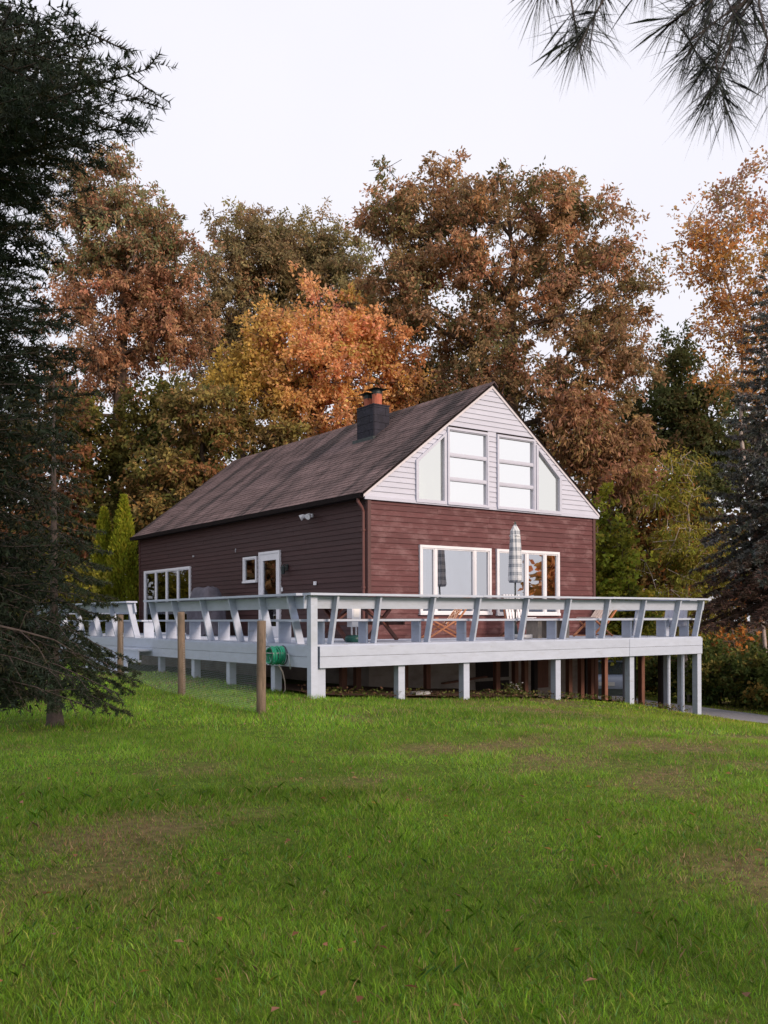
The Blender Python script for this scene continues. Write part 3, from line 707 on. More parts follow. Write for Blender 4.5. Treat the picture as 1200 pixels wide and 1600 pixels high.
# closed parasol
pu, pv = onv(1.9, 805, 900)[0], 1.9
t = empty('parasol', onDeck(pu, pv), TH, 'closed plaid parasol standing on the deck before the sliding window', 'parasol')
MB().lathe([(.24, 0), (.25, .03), (.23, .07), (.06, .10), (.04, .3), (.03, .31)], 20).build('base', M['metal_dark'], t, True)
MB().tube([(0, 0, .1), (0, 0, 2.66)], .02, 8).build('pole', M['metal_dark'], t)
fold = lambda th_, i: 1 + .20 * abs(math.sin(4 * th_)) * (0 if i > 9 else 1) + .06 * math.sin(3 * th_ + i * .5)
prof = [(r_ * .88, z_) for r_, z_ in [(.10, 1.30), (.135, 1.29), (.165, 1.36), (.155, 1.5), (.15, 1.7), (.145, 1.9), (.135, 2.1), (.125, 2.3), (.115, 2.42), (.11, 2.5), (.075, 2.58), (.03, 2.65)]]
MB().lathe(prof, 40, fold=fold).build('canopy', M['plaid'], t, True)
MB().lathe([(.100, 2.36), (.113, 2.37), (.111, 2.40), (.097, 2.41)], 24, fold=fold).build('tie_strap', M['plaid'], t, True)
MB().lathe([(.025, 2.64), (.03, 2.67), (.012, 2.72)], 10).build('finial', M['metal_dark'], t, True)

# pale towel hung over the bench at the deck end
tw_ = empty('towel', onDeck(LF - .03, .62), TH, 'pale bluish towel draped over the bench back at the deck end', 'towel')
V_ = []; F_ = []; na, nb = 25, 9
for i_ in range(na):
    for j_ in range(nb):
        y_ = -.33 + .66 * i_ / (na - 1); z_ = .24 + .60 * j_ / (nb - 1)
        V_.append((-.11 + .17 * (z_ - .24) + .018 * math.sin(y_ * 55) * (1 - .6 * j_ / nb) + .006 * math.sin(y_ * 23 + z_ * 9), y_, z_))
for i_ in range(na - 1):
    for j_ in range(nb - 1): a_ = i_ * nb + j_; F_.append((a_, a_ + nb, a_ + nb + 1, a_ + 1))
o = MB().add(V_, F_).build('cloth', M['vinyl'], tw_, True); md = o.modifiers.new('thick', 'SOLIDIFY'); md.thickness = .006
MB().box(.03, .06, -.33, .33, .80, .845).build('top_fold', M['vinyl'], tw_)
# covered grill
gv = onu(2.75, 322, 960)[0]
t = empty('covered_grill', onDeck(2.75, gv), TH + R(90), 'barbecue grill under a dark grey cloth cover on the deck', 'grill')
import bmesh as _bm
bm = _bm.new()
rings = [(.78, .33, .04), (.76, .32, .35), (.74, .31, .75), (.73, .31, .94), (.62, .30, 1.02), (.50, .28, 1.20), (.44, .22, 1.33), (.38, .10, 1.36)]
NV = 48; prev = None
for ri, (hx, hy, z) in enumerate(rings):
    ring = []
    for j in range(NV):
        a = 2 * math.pi * j / NV; ca, sa = math.cos(a), math.sin(a)
        e = .38
        x = hx * math.copysign(abs(ca) ** e, ca); y = hy * math.copysign(abs(sa) ** e, sa)
        wv = 1 + (.035 * math.sin(7 * a + ri) + .025 * math.sin(13 * a - ri * .7)) * (1 if ri < 4 else .4)
        ring.append(bm.verts.new((x * wv, y * wv, z + .02 * math.sin(3 * a + ri))))
    if prev:
        for j in range(NV): bm.faces.new((prev[j], prev[(j + 1) % NV], ring[(j + 1) % NV], ring[j]))
    prev = ring
bm.faces.new(prev)
me = bpy.data.meshes.new('cloth_cover'); bm.to_mesh(me); bm.free(); me.materials.append(M['cover'])
me.polygons.foreach_set('use_smooth', [True] * len(me.polygons)); link(bpy.data.objects.new('cloth_cover', me), t)
for x in (-.55, .55):
    for y in (-.2, .2): MB().tube([(x, y - .02, .05), (x, y + .02, .05)], .05, 12).build('wheel', M['metal_dark'], t)

# hose reel on the side of the deck
hv = onu(-.2, 431, 1015)[0]
x, y = W2(-.05, hv)
t = empty('hose_reel', (x, y, .82), TH, 'bright green garden hose coiled on a metal bracket on the deck side', 'hose')
MB().box(-.32, .0, -.15, -.13, .06, .075).box(-.32, .0, .13, .15, .06, .075).box(-.32, -.30, -.1299, .1299, .06, .075).build('bracket', M['metal'], t)
coil = MB()
for k in range(9):
    yc = -.11 + k * .027; r = .14 + .012 * ((k * 7) % 3)
    coil.tube([(-.16 + yc * 1.15 + .012 * math.sin(a + k), r * math.cos(a), .02 + r * math.sin(a)) for a in np.linspace(0, 2 * math.pi, 25)], .0145, 6, False)
coil.build('hose_coil', M['green'], t, True)
for s in (-.135, .135): MB().tube([(-.16 + s * 1.15, .175 * math.cos(a), .02 + .175 * math.sin(a)) for a in np.linspace(0, 2 * math.pi, 21)], .007, 5, False).build('reel_rim', M['metal_dark'], t)
g0 = gz(x, y) - .82
MB().tube([(-.02, -.15, .05), (-.06, -.32, .04), (-.07, -.36, -.08), (-.06, -.37, -.22)], .014, 8).build('spigot_pipe', M['metal'], t, True)
MB().tube([(-.16, -.12, -.15), (-.12, -.20, -.28), (-.09, -.22, -.45), (-.09, -.24, -.60), (-.12, -.22, g0 + .02)], .013, 7).build('loose_hose', M['greywood'], t, True)

# silver tray and scrap left below the deck edge
x, y = W2(2.95, .75)
t = MB().box(-.22, .22, -.12, .12, 0, .05).box(-.24, .24, -.14, .14, .05, .06).build('metal_tray', M['metal']); t.location = (x, y, gz(x, y) + .045); t.rotation_euler = (0, 0, TH + .2)
tag(t, 'small grey metal tray lying on bare earth below the deck', 'tray')

# ------------------------------------------------------------------ wire fence on round posts
fence = empty('wire_fence', tuple(at(408, 1117, 14.1))[:2] + (0,), 0, 'fine wire mesh fence on three weathered round posts beside the deck', 'fence')
fx, fy = fence.location.x, fence.location.y
PO = [(at(408, 1117, 14.1), 148, 14.1, 7.2), (at(284, 1078, 17.0), 123, 17.0, 5.8), (at(188, 1057, 21.3), 98, 21.3, 4.6)]
FP = []
for p, hpx, d, rp in PO:
    g = gz(p.x, p.y); top = EYE + (HZ - {148: 969, 123: 955, 98: 959}[hpx]) / FPX * d
    r_ = rp / FPX * d * 1.0
    a = random.uniform(-.02, .02)
    MB().tube([(p.x - fx, p.y - fy, g - .3), (p.x - fx + a * .2, p.y - fy, g + .3), (p.x - fx + a * .5, p.y - fy, (g + top) / 2), (p.x - fx + a, p.y - fy, top - .015), (p.x - fx + a, p.y - fy, top)], [r_ * 1.05, r_ * 1.03, r_, r_ * .97, r_ * .85], 14).build('fence_post', M['postwood'], fence, True)
    FP.append((p.x - fx, p.y - fy, g))
e = np.array(FP[2]) - np.array(FP[1]); ex = np.array(FP[2]) + e * .9; FP.append((ex[0], ex[1], gz(ex[0] + fx, ex[1] + fy)))
for a, b in zip(FP, FP[1:]):
    a, b = np.array(a), np.array(b); ln_ = np.hypot(*(b - a)[:2]); mb = MB(); hh = .98; st = .03; w_ = .0011
    d = (b - a) / ln_; nn = np.array([-d[1], d[0], 0])
    def P_(s, z): 
        q = a + (b - a) * s / ln_; return np.array([q[0], q[1], gz(q[0] + fx, q[1] + fy) + z - .0])
    V_ = []; F_ = []
    ns = int(ln_ / .4) + 1; ss = np.linspace(0.07, ln_ - .07, ns)
    for z in np.arange(.02, hh, st):
        q = len(V_)
        for s in ss: p = P_(s, z); V_ += [tuple(p - [0, 0, w_]), tuple(p + [0, 0, w_])]
        F_ += [(q + 2 * k, q + 2 * k + 2, q + 2 * k + 3, q + 2 * k + 1) for k in range(ns - 1)]
    for s in np.arange(.07, ln_ - .07, st):
        p0, p1 = P_(s, .0), P_(s, hh); q = len(V_); dd = d * w_
        V_ += [tuple(p0 - dd), tuple(p0 + dd), tuple(p1 + dd), tuple(p1 - dd)]; F_.append((q, q + 1, q + 2, q + 3))
    o = MB().add(V_, F_).build('wire_mesh', M['wire'], fence)

# ------------------------------------------------------------------ parked car, mostly hidden behind the house corner
M['carpaint'] = mat('silver_blue_paint', (.16, .19, .26), .3, .05, spec=.6)
M['carglass'] = mat('car_glass', (.02, .025, .03), .08, .1, spec=.8)
M['taillight'] = mat('red_lamp', (.55, .02, .03), .2, .1, spec=.7)
M['tyre'] = mat('tyre_rubber', (.02, .02, .02), .9, .2)
cp = at(948, 1100, 31.5); cx_, cy_ = cp.x, cp.y
car = empty('parked_car', (cx_, cy_, gz(cx_, cy_) + .035), R(-14), 'silver blue car with red tail lights parked behind the house corner', 'car')
prof = [(0, .45), (0, .80), (.08, .95), (.55, .98), (1.15, 1.42), (2.45, 1.45), (3.15, 1.02), (4.1, .88), (4.25, .62), (4.25, .35), (.1, .30)]
V_ = []; F_ = []; n = len(prof)
for x, k in ((-.86, 0), (-.80, 1), (.80, 1), (.86, 0)):
    for y, z in prof: V_.append((x * (1 if z < 1 else .84), y, z if k == 0 else z + .015))
for r_ in range(3):
    for j in range(n): F_.append((r_ * n + j, r_ * n + (j + 1) % n, (r_ + 1) * n + (j + 1) % n, (r_ + 1) * n + j))
F_ += [tuple(range(n)), tuple(reversed(range(3 * n, 4 * n)))]
MB().add(V_, F_).build('body', M['carpaint'], car, True)
MB().hexa([(-.58, .545, 1.01), (.58, .545, 1.01), (.58, .56, 1.01), (-.58, .56, 1.01)], [(-.52, 1.06, 1.40), (.52, 1.06, 1.40), (.52, 1.09, 1.40), (-.52, 1.09, 1.40)]).build('rear_window', M['carglass'], car)
for s in (-1, 1):
    MB().box(min(s * .62, s * .84), max(s * .62, s * .84), -.02, .05, .70, .86).build('taillight', M['taillight'], car)
    MB().prism([(.75, 1.02), (1.25, 1.37), (2.35, 1.39), (2.95, 1.03)], 0, .012).build('side_window', M['carglass'], car)
    o = COL.objects[-1]; o.rotation_euler = (0, R(-s * 8), R(90)); o.location = (s * .735 + (.0 if s < 0 else .012), 0, 0)
    for y in (.85, 3.4):
        wh = MB().tube([(s * .70, y, .32), (s * .88, y, .32)], .32, 20).build('wheel', M['tyre'], car)
        MB().tube([(s * .881, y, .32), (s * .892, y, .32)], .20, 16).build('rim', M['metal'], wh)
MB().box(-.84, .84, -.06, .02, .36, .56).build('bumper', M['metal_dark'], car)
MB().box(-.26, .26, -.03, .0, .66, .78).build('number_plate', M['metal'], car)

#@@TREES
# ------------------------------------------------------------------ trees
def unit(a): return a / (np.linalg.norm(a, axis=-1, keepdims=True) + 1e-9)
def leaf_quads(pos, dirs, ln, wd, r, flat=False):
    """diamond leaves, folded a little along the midrib"""
    n = len(pos); dirs = unit(dirs)
    side = unit(np.cross(dirs, unit(r.normal(size=(n, 3)) * (.25 if flat else 1) + ([0, 0, 1] if flat else [0, 0, 0]))))
    nor = np.cross(side, dirs)
    ln = ln * r.uniform(.65, 1.3, (n, 1)); wd = wd * r.uniform(.7, 1.3, (n, 1))
    p0 = pos; p2 = pos + dirs * ln - nor * ln * .12
    m = pos + dirs * ln * .45
    v = np.stack([p0, m + side * wd / 2 + nor * wd * .15, p2, m - side * wd / 2 + nor * wd * .15], 1).reshape(-1, 3)
    return v, np.arange(n * 4).reshape(n, 4)
def palette(r, n, cols, wts, jit=.18):
    c = np.array(cols)[r.choice(len(cols), n, p=np.array(wts) / sum(wts))]
    return c * (1 + r.normal(0, jit, (n, 1))).clip(.5, 1.6) * (1 + r.normal(0, .06, (n, 3)))
def branch_mesh(nodes, par, wt, rscale, rmin, name, m, root):
    """tubes from every node to its parent, thickness from the load it carries"""
    mb = MB()
    rad = np.maximum(rmin, rscale * np.sqrt(wt))
    for i in range(1, len(nodes)):
        p = par[i]
        if p < 0: continue
        ra = rad[p] if rad[p] < rad[i] * 1.7 else rad[i] * 1.5
        mb.tube([nodes[p], nodes[i]], [ra, rad[i]], 7 if rad[i] > .05 else 4, False)
    return mb.build(name, m, root, True)
def broadleaf(name, label, base, lobes, d, seed, cols, wts, nclump, nleaf, ln=.22, wd=.11, droop=.25, trunk_r=.2, bark='bark', csize=.75, group=None, cat='tree', trunk_top=.72, flat=.8, colf=None, clear=.22, sparse=0.):
    r = np.random.default_rng(seed); base = np.array(base, float)
    root = empty(name, tuple(base), 0, label, cat, group)
    # clump centres fill the lobes, mostly towards their outside
    lob = []
    for (px_, py_, rx, ry) in lobes:
        c_ = np.array(at(px_, py_, d)); lob.append((c_ - base, rx / FPX * d, ry / FPX * d))
    wl_ = np.array([a * b for _, a, b in lob]); wl_ = wl_ / wl_.sum()
    cl = []
    for k in r.choice(len(lob), nclump, p=wl_):
        c_, a, b = lob[k]; q = unit(r.normal(size=3)); rr = r.uniform(.12, 1) ** .42
        cl.append(c_ + q * rr * np.array([a, min(a, 4.5) * .85, b]))
    cl = np.array(cl); cl = cl[cl[:, 2] > .4]
    top = cl[:, 2].max(); cen = np.array([np.mean(cl[:, 0]), np.mean(cl[:, 1])])
    nodes = [np.zeros(3) - [0, 0, .3]]; par = [-1]
    nt_ = 9
    for k in range(1, nt_ + 1):
        t_ = k / nt_; h = top * trunk_top * t_
        nodes.append(np.array([cen[0] * t_ ** 1.6 + .12 * math.sin(3 * t_ + seed), cen[1] * t_ ** 1.6 + .12 * math.cos(4 * t_ + seed), h])); par.append(k - 1)
    first = max(2, int(nt_ * clear / trunk_top))
    axis_d = np.hypot(cl[:, 0] - np.interp(cl[:, 2], [n_[2] for n_ in nodes], [n_[0] for n_ in nodes]), cl[:, 1] - np.interp(cl[:, 2], [n_[2] for n_ in nodes], [n_[1] for n_ in nodes]))
    tips = []
    for i in np.argsort(axis_d):
        p = cl[i]; N = np.array(nodes); dv = p - N
        cost = np.linalg.norm(dv, axis=1) + 1.2 * np.maximum(0, N[:, 2] - p[2] + .35 * np.hypot(dv[:, 0], dv[:, 1])); cost[:first] += 50
        j = int(np.argmin(cost)); q = N[j]
        m1 = q + (p - q) * .5 + r.normal(0, .10, 3) * np.linalg.norm(p - q) * np.array([1, 1, .6]) + [0, 0, .06 * np.linalg.norm(p - q)]
        nodes.append(m1); par.append(j); nodes.append(p); par.append(len(nodes) - 2); tips.append(len(nodes) - 1)
    # little twigs at each tip
    wt = np.zeros(len(nodes)); wt[tips] = 1
    for i in range(len(nodes) - 1, 0, -1): wt[par[i]] += wt[i] + .05
    tw = []
    for i in tips:
        for _ in range(3): nodes.append(nodes[i] + r.normal(0, .55, 3) * csize * np.array([1, 1, .7])); par.append(i)
    wt = np.concatenate([wt, np.full(len(nodes) - len(wt), .15)])
    branch_mesh(nodes, par, wt, trunk_r / math.sqrt(max(1, wt[1])), .012, 'trunk', M[bark], root)
    # leaves: sub-sprays around each clump
    n = nleaf; k = r.integers(0, len(cl), n)
    cs = csize * r.uniform(.55, 1.25, len(cl))
    nsub = 9; sub = r.normal(0, .62, (len(cl), nsub, 3)) * np.array([1, 1, flat])
    off = sub[k, r.integers(0, nsub, n)] + r.normal(0, .20, (n, 3))
    pos = cl[k] + off * cs[k][:, None]
    dirs = unit(off) * .8 + r.normal(0, .7, (n, 3)) + [0, 0, -droop * 2]
    v, f = leaf_quads(pos, dirs, ln, wd, r)
    tint = (1 + r.normal(0, .14, len(cl)))[k][:, None].clip(.6, 1.5)
    pal = palette(r, len(cl), cols, wts, .1)
    c_ = np.where(r.random((n, 1)) < .62, pal[k], palette(r, n, cols, wts)) * tint
    if colf is not None: c_ = colf(pos + base, c_, r)
    fast_mesh('crown', v, f, M['leaf'], root, np.repeat(c_.clip(.004, .9), 4, 0))
    return root
def tb(px_, d):
    k, _ = ray(px_, 1000); return (k * d, d, gz(k * d, d))
OAK = [(.45, .265, .15), (.38, .245, .13), (.29, .22, .105), (.50, .28, .145)]
# the big oak behind the ridge
broadleaf('oak_tree', 'tallest broad brown leaved oak rising behind the white gable', tb(800, 41), [(650, 330, 95, 75), (720, 300, 60, 55), (790, 370, 150, 95), (890, 350, 85, 70), (930, 460, 95, 90), (700, 470, 130, 95), (850, 540, 160, 95), (960, 570, 60, 70), (620, 450, 60, 90), (760, 620, 150, 60), (900, 660, 70, 60)], 41, 11,
          OAK + [(.16, .155, .065)], [4, 3, 3, 2, 2], 500, 92000, .205, .086, .35, .34, csize=.56)
broadleaf('oak_tree', 'rust brown oak behind the dark foreground spruce and the arborvitae pair', tb(175, 43), [(150, 290, 55, 70), (205, 380, 85, 75), (110, 380, 60, 90), (250, 420, 85, 85), (170, 500, 110, 95), (270, 520, 60, 80), (130, 600, 75, 60)], 43, 12,
          [(.48, .26, .155), (.42, .235, .135), (.36, .25, .125), (.53, .28, .165)], [4, 3, 2, 2], 300, 60000, .20, .085, .35, .30, csize=.6,
          colf=lambda p, c_, r: np.where((p[:, 2:3] > 17) & (r.random((len(p), 1)) < .5), c_ * [.62, 1.05, .95], c_))
broadleaf('oak_tree', 'olive brown oak with an airy rounded top left of the orange maple', tb(375, 49), [(375, 355, 55, 45), (350, 420, 50, 50), (420, 420, 55, 50), (380, 490, 80, 60), (350, 560, 60, 60)], 49, 13,
          [(.33, .25, .13), (.28, .23, .115), (.40, .27, .14)], [3, 3, 2], 190, 34000, .21, .085, .3, .26, csize=.58)
broadleaf('oak_tree', 'olive green oak standing behind the orange maple crown', tb(490, 50), [(480, 375, 65, 42), (530, 410, 50, 50), (440, 430, 50, 50), (500, 470, 90, 60), (560, 500, 50, 60)], 50, 14,
          [(.31, .255, .125), (.27, .24, .115), (.38, .27, .14)], [3, 3, 2], 200, 36000, .21, .085, .3, .28, csize=.58)
def maplecol(p, c_, r):
    x = p[:, 0] / p[:, 1]; w = np.clip((-.085 - x) / .08 + .9 * (13 - p[:, 2]) / 8 + r.normal(0, .25, len(x)), 0, 1)[:, None]
    return c_ * (1 - w) + np.array([.52, .36, .085]) * (.8 + .4 * r.random((len(x), 1))) * w
broadleaf('maple_tree', 'bright orange maple turning yellow at its foot behind the house roof', tb(500, 40), [(500, 495, 75, 50), (420, 540, 60, 60), (570, 540, 75, 55), (490, 580, 120, 70), (400, 620, 75, 60), (600, 610, 45, 50), (520, 640, 120, 50), (370, 570, 35, 40), (630, 570, 30, 40)], 40, 15,
          [(.80, .39, .19), (.75, .41, .16), (.84, .45, .26), (.70, .43, .14)], [4, 3, 2, 2], 240, 50000, .17, .105, .1, .2, csize=.62, flat=.6, colf=maplecol)
broadleaf('birch_tree', 'tall sparse orange tree with pale forked trunk above the blue spruce', tb(1200, 41), [(1130, 330, 55, 60), (1180, 300, 60, 60), (1090, 400, 40, 60), (1160, 420, 75, 75), (1120, 500, 40, 45), (1200, 480, 60, 70), (1150, 570, 50, 55), (1195, 600, 50, 60)], 41, 16,
          [(.62, .29, .09), (.55, .30, .10), (.48, .28, .15), (.42, .31, .11)], [3, 3, 2, 1], 180, 12500, .17, .11, .15, .085, bark='palebark', trunk_top=.5, clear=.2, csize=.62,
          colf=lambda p, c_, r: np.where((p[:, 2:3] > 18.2), c_ * [.9, .95, 1.35], c_))
broadleaf('oak_tree', 'dark green oak with a narrow top between the big oak and blue spruce', tb(1060, 46), [(1055, 565, 32, 45), (1050, 630, 60, 50), (1085, 660, 45, 60), (1010, 660, 55, 60), (1060, 750, 90, 80), (1120, 640, 50, 60), (1150, 700, 60, 70)], 46, 17,
          [(.13, .155, .06), (.15, .15, .055), (.20, .15, .065)], [3, 2, 1], 170, 36000, .22, .11, .2, .24, csize=.65)
# understorey
UND = [(.15, .14, .035), (.11, .115, .03), (.21, .17, .045), (.25, .15, .055)]
broadleaf('understorey_tree', 'dark olive tree behind the pair of pointed arborvitae', tb(215, 41), [(210, 660, 85, 70), (160, 720, 60, 70), (260, 730, 70, 60), (200, 800, 90, 70), (150, 850, 80, 70)], 41, 18, UND, [3, 3, 2, 1], 150, 27000, .2, .13, .15, .16, csize=.65)
broadleaf('understorey_tree', 'yellow green and rust tree leaning over the far roof end', tb(330, 38), [(330, 650, 75, 50), (300, 710, 70, 50), (380, 690, 70, 40), (260, 780, 60, 60), (320, 770, 80, 60), (430, 690, 60, 40)], 38, 19, [(.30, .24, .075), (.26, .18, .07), (.37, .20, .08), (.20, .18, .055)], [3, 3, 2, 2], 150, 26000, .2, .1, .3, .15, csize=.6, flat=.5)
broadleaf('understorey_tree', 'shadowed tree behind the roof ridge and chimney', tb(640, 47), [(600, 650, 80, 60), (690, 600, 70, 60), (700, 680, 90, 60), (560, 720, 90, 60)], 47, 20, UND, [3, 3, 2, 2], 110, 17000, .24, .13, .2, .18, csize=.75)
broadleaf('understorey_tree', 'pinkish brown drooping tree beside the right slope of the gable', tb(935, 39), [(925, 700, 55, 40), (960, 740, 50, 45), (900, 650, 50, 40), (980, 690, 40, 40)], 39, 21, [(.46, .25, .15), (.37, .21, .115), (.33, .23, .09)], [3, 2, 2], 80, 13000, .24, .09, .5, .13, csize=.6)
broadleaf('understorey_tree', 'orange tinged tree in deep shade behind the deck end', tb(1000, 44), [(990, 790, 75, 70), (1050, 830, 70, 70), (960, 870, 60, 60), (1040, 920, 90, 60), (1120, 900, 70, 70)], 44, 22, [(.25, .13, .055), (.17, .14, .045), (.42, .18, .045), (.12, .105, .03)], [3, 3, 1, 2], 130, 21000, .22, .13, .2, .16, csize=.7)
broadleaf('sapling', 'yellow green feathery sapling with pale slender stem beyond the deck end', tb(1078, 35.5), [(1062, 730, 32, 38), (1055, 790, 40, 50), (1075, 850, 60, 40), (1040, 900, 65, 45), (1100, 880, 45, 45), (1080, 960, 80, 40)], 35.5, 23, [(.28, .27, .045), (.22, .23, .04), (.33, .27, .05), (.24, .16, .04)], [4, 3, 2, 1], 110, 9500, .22, .05, .5, .065, bark='palebark', csize=.55, flat=.45)
broadleaf('leafy_bush', 'bright yellow green bush hugging the right house corner', tb(955, 33.5), [(945, 790, 16, 30), (955, 850, 28, 50), (960, 910, 40, 50), (985, 960, 50, 45), (950, 1000, 50, 60)], 33.5, 24, [(.33, .33, .04), (.27, .29, .04), (.40, .33, .05), (.16, .18, .03)], [4, 3, 2, 2], 90, 11000, .17, .12, .2, .07, csize=.5, cat='bush')
broadleaf('understorey_tree', 'brown and green tree glimpsed through the spruce branches on the left', tb(40, 39), [(40, 760, 90, 90), (20, 860, 90, 80), (90, 860, 70, 70), (60, 660, 80, 70)], 39, 25, [(.20, .10, .05), (.14, .11, .03), (.10, .10, .03), (.26, .12, .06)], [3, 2, 2, 2], 120, 17000, .22, .13, .2, .16, csize=.7)
broadleaf('leafy_bush', 'yellow green shrub at the lawn edge behind the spruce trunk', tb(85, 33), [(70, 925, 45, 30), (110, 915, 35, 28), (90, 960, 60, 40)], 33, 26, [(.26, .24, .03), (.2, .2, .03)], [1, 1], 50, 7000, .16, .1, .2, .05, csize=.45, cat='bush')
# orange leaved vine-like sapling and shrubs beside the drive
broadleaf('sapling', 'thin sapling with a few glowing orange leaves beside the blue spruce', tb(1150, 37), [(1150, 960, 35, 50), (1130, 1010, 40, 40), (1165, 920, 25, 30)], 37, 27, [(.52, .19, .05), (.42, .17, .05), (.14, .13, .035)], [4, 2, 3], 20, 420, .20, .14, .2, .03, csize=.5)
SH = [(1030, 1060, 38.5), (1085, 1058, 36), (1130, 1065, 34.5), (1175, 1075, 33.4), (1225, 1085, 32), (985, 1050, 40.5)]
SHL = ['low dark green shrub between the deck posts', 'low green shrub behind the corner deck post', 'rounded green shrub beneath the orange leaved sapling', 'low green shrub under the drooping spruce skirt', 'green shrub at the far driveway verge beyond the spruce skirt', 'green shrub beside the parked car']
for k, (a, b, d) in enumerate(SH):
    broadleaf('shrub', SHL[k], tb(a, d), [(a, b - 5, 38, 26), (a + 18, b - 30, 32, 22), (a - 16, b + 8, 32, 18), (a + 6, b + 20, 38, 14)], d, 40 + k, [(.115, .145, .038), (.085, .12, .034), (.18, .18, .045), (.25, .19, .05)], [3, 3, 2, 1], 56, 6500, .16, .11, .15, .04, csize=.42, cat='shrub', group='shrubs along the driveway verge')
# far wood: one mass behind everything
r = np.random.default_rng(90); n = 46000
wx = r.uniform(-46, 46, n); wy = r.uniform(56, 66, n); hgt = 11 + 2.5 * (wx > 8) + 5 * (fnoise(wx, wy * 0, 7, 61) - .5) * 2 - 1.5 * (fnoise(wx, wx * 0, 2, 62))
wz = r.uniform(0, 1, n) ** .8 * hgt
keep = fnoise(wx * 1.3, wz * 1.6 + wy, 1.7, 63) > .36
pos = np.stack([wx, wy, wz + ground(wx, wy)], -1)[keep]; m_ = len(pos)
v, f = leaf_quads(pos, r.normal(size=(m_, 3)) + [0, 0, -.4], .46, .30, r)
c_ = palette(r, m_, [(.09, .075, .03), (.06, .065, .022), (.15, .08, .035), (.20, .11, .04)], [3, 3, 2, 1])
tag(fast_mesh('far_wood', v, f, M['leaf'], None, np.repeat(c_.clip(.004, .9), 4, 0)), 'dark autumn wood far behind the house seen as one mass', 'wood', kind='stuff')
# undergrowth on the forest floor behind the house
n = 40000; wx = r.uniform(-34, 30, n); wy = r.uniform(36, 54, n); u_, v_ = UV(wx, wy)
hh = 1.2 + 2.2 * fnoise(wx, wy, 3.2, 65); wz = r.uniform(0, 1, n) * hh
edge = 37 - .18 * np.abs(wx) + .0 * wx
k_ = (wy > 38.5) & (np.hypot(wx - 8, (wy - 40) * .6) > 4.2) & ((v_ > 18.5) | (u_ > 16.0)) & (fnoise(wx, wz * 2 + wy, 1.1, 66) > .38)
pos = np.stack([wx, wy, wz + ground(wx, wy)], -1)[k_]; m_ = len(pos)
v, f = leaf_quads(pos, r.normal(size=(m_, 3)) + [0, 0, -.2], .3, .2, r)
c_ = palette(r, m_, [(.08, .09, .025), (.06, .07, .02), (.16, .09, .035), (.22, .13, .03)], [3, 3, 2, 1])
tag(fast_mesh('undergrowth', v, f, M['leaf'], None, np.repeat(c_.clip(.004, .9), 4, 0)), 'tangled dark undergrowth on the forest floor behind the house', 'undergrowth', kind='stuff')

for nm, lb, x, y, h, cols_, sd_ in (('maple_tree', 'orange maple mirrored in the sliding window of the front wall', 20.5, 23.5, 4.7, [(.7, .28, .1), (.5, .25, .08)], 301), ('oak_tree', 'unseen brown oak added beyond the left edge to darken side glass', -19.5, 33.5, 10, OAK, 302), ('oak_tree', 'farther unseen brown oak added behind it to darken side glass', -25, 37.5, 11, OAK, 303)):  # both oaks continue the wood out of view, added to darken wall and glass
    k = FPX / y; c0 = 600 + x * k; zz = lambda q: HZ - (q - EYE) * k
    broadleaf(nm, lb, (x, y, gz(x, y)), [(c0, zz(h * .62), h * .24 * k, h * .3 * k), (c0 - h * .14 * k, zz(h * .45), h * .2 * k, h * .2 * k), (c0 + h * .14 * k, zz(h * .42), h * .2 * k, h * .2 * k)], y, sd_, cols_, [1] * len(cols_), 90, 7000, .42, .24, .2, .2, csize=1.1)
# arborvitae: dense flame-shaped cones of flat upright sprays
def arborvitae(label, px_, d, top_py, wpx, seed):
    b = np.array(tb(px_, d)); r = np.random.default_rng(seed); root = empty('arborvitae', tuple(b), 0, label, 'tree', 'arborvitae at the house end')
    H = at(px_, top_py, d).z - b[2]; Rm = wpx / FPX * d / 2
    MB().tube([(0, 0, -.2), (.02, 0, H * .4), (0, 0, H * .9)], [.07, .05, .01], 6).build('trunk', M['bark'], root)
    n = 15000; t_ = r.random(n) ** 1.25
    lump = lambda a, t: 1 + .16 * np.sin(5 * a + 9 * t + seed) + .12 * np.sin(3 * a - 23 * t) + .08 * np.sin(11 * a + 41 * t)
    a = r.uniform(0, 2 * np.pi, n); prof_ = np.interp(t_, [0, .12, .35, .6, .85, 1], [.82, .98, 1., .72, .34, .03])
    rr = Rm * prof_ * lump(a, t_) * r.uniform(.55, 1, n) ** .5
    pos = np.stack([rr * np.cos(a), rr * np.sin(a), .1 + t_ * H * .98], -1)
    dirs = np.stack([np.cos(a) * .45, np.sin(a) * .45, np.full(n, 1.)], -1) + r.normal(0, .3, (n, 3))
    v, f = leaf_quads(pos, dirs, .17, .07, r)
    fast_mesh('crown', v, f, M['leaf'], root, np.repeat(palette(r, n, [(.30, .33, .03), (.22, .25, .025), (.37, .34, .035)], [3, 2, 1]).clip(.004, .9), 4, 0))
arborvitae('shorter pointed yellow green arborvitae by the far house end', 163, 36, 797, 48, 71)
arborvitae('taller pointed yellow green arborvitae touching the far house end', 194, 35.2, 777, 56, 72)

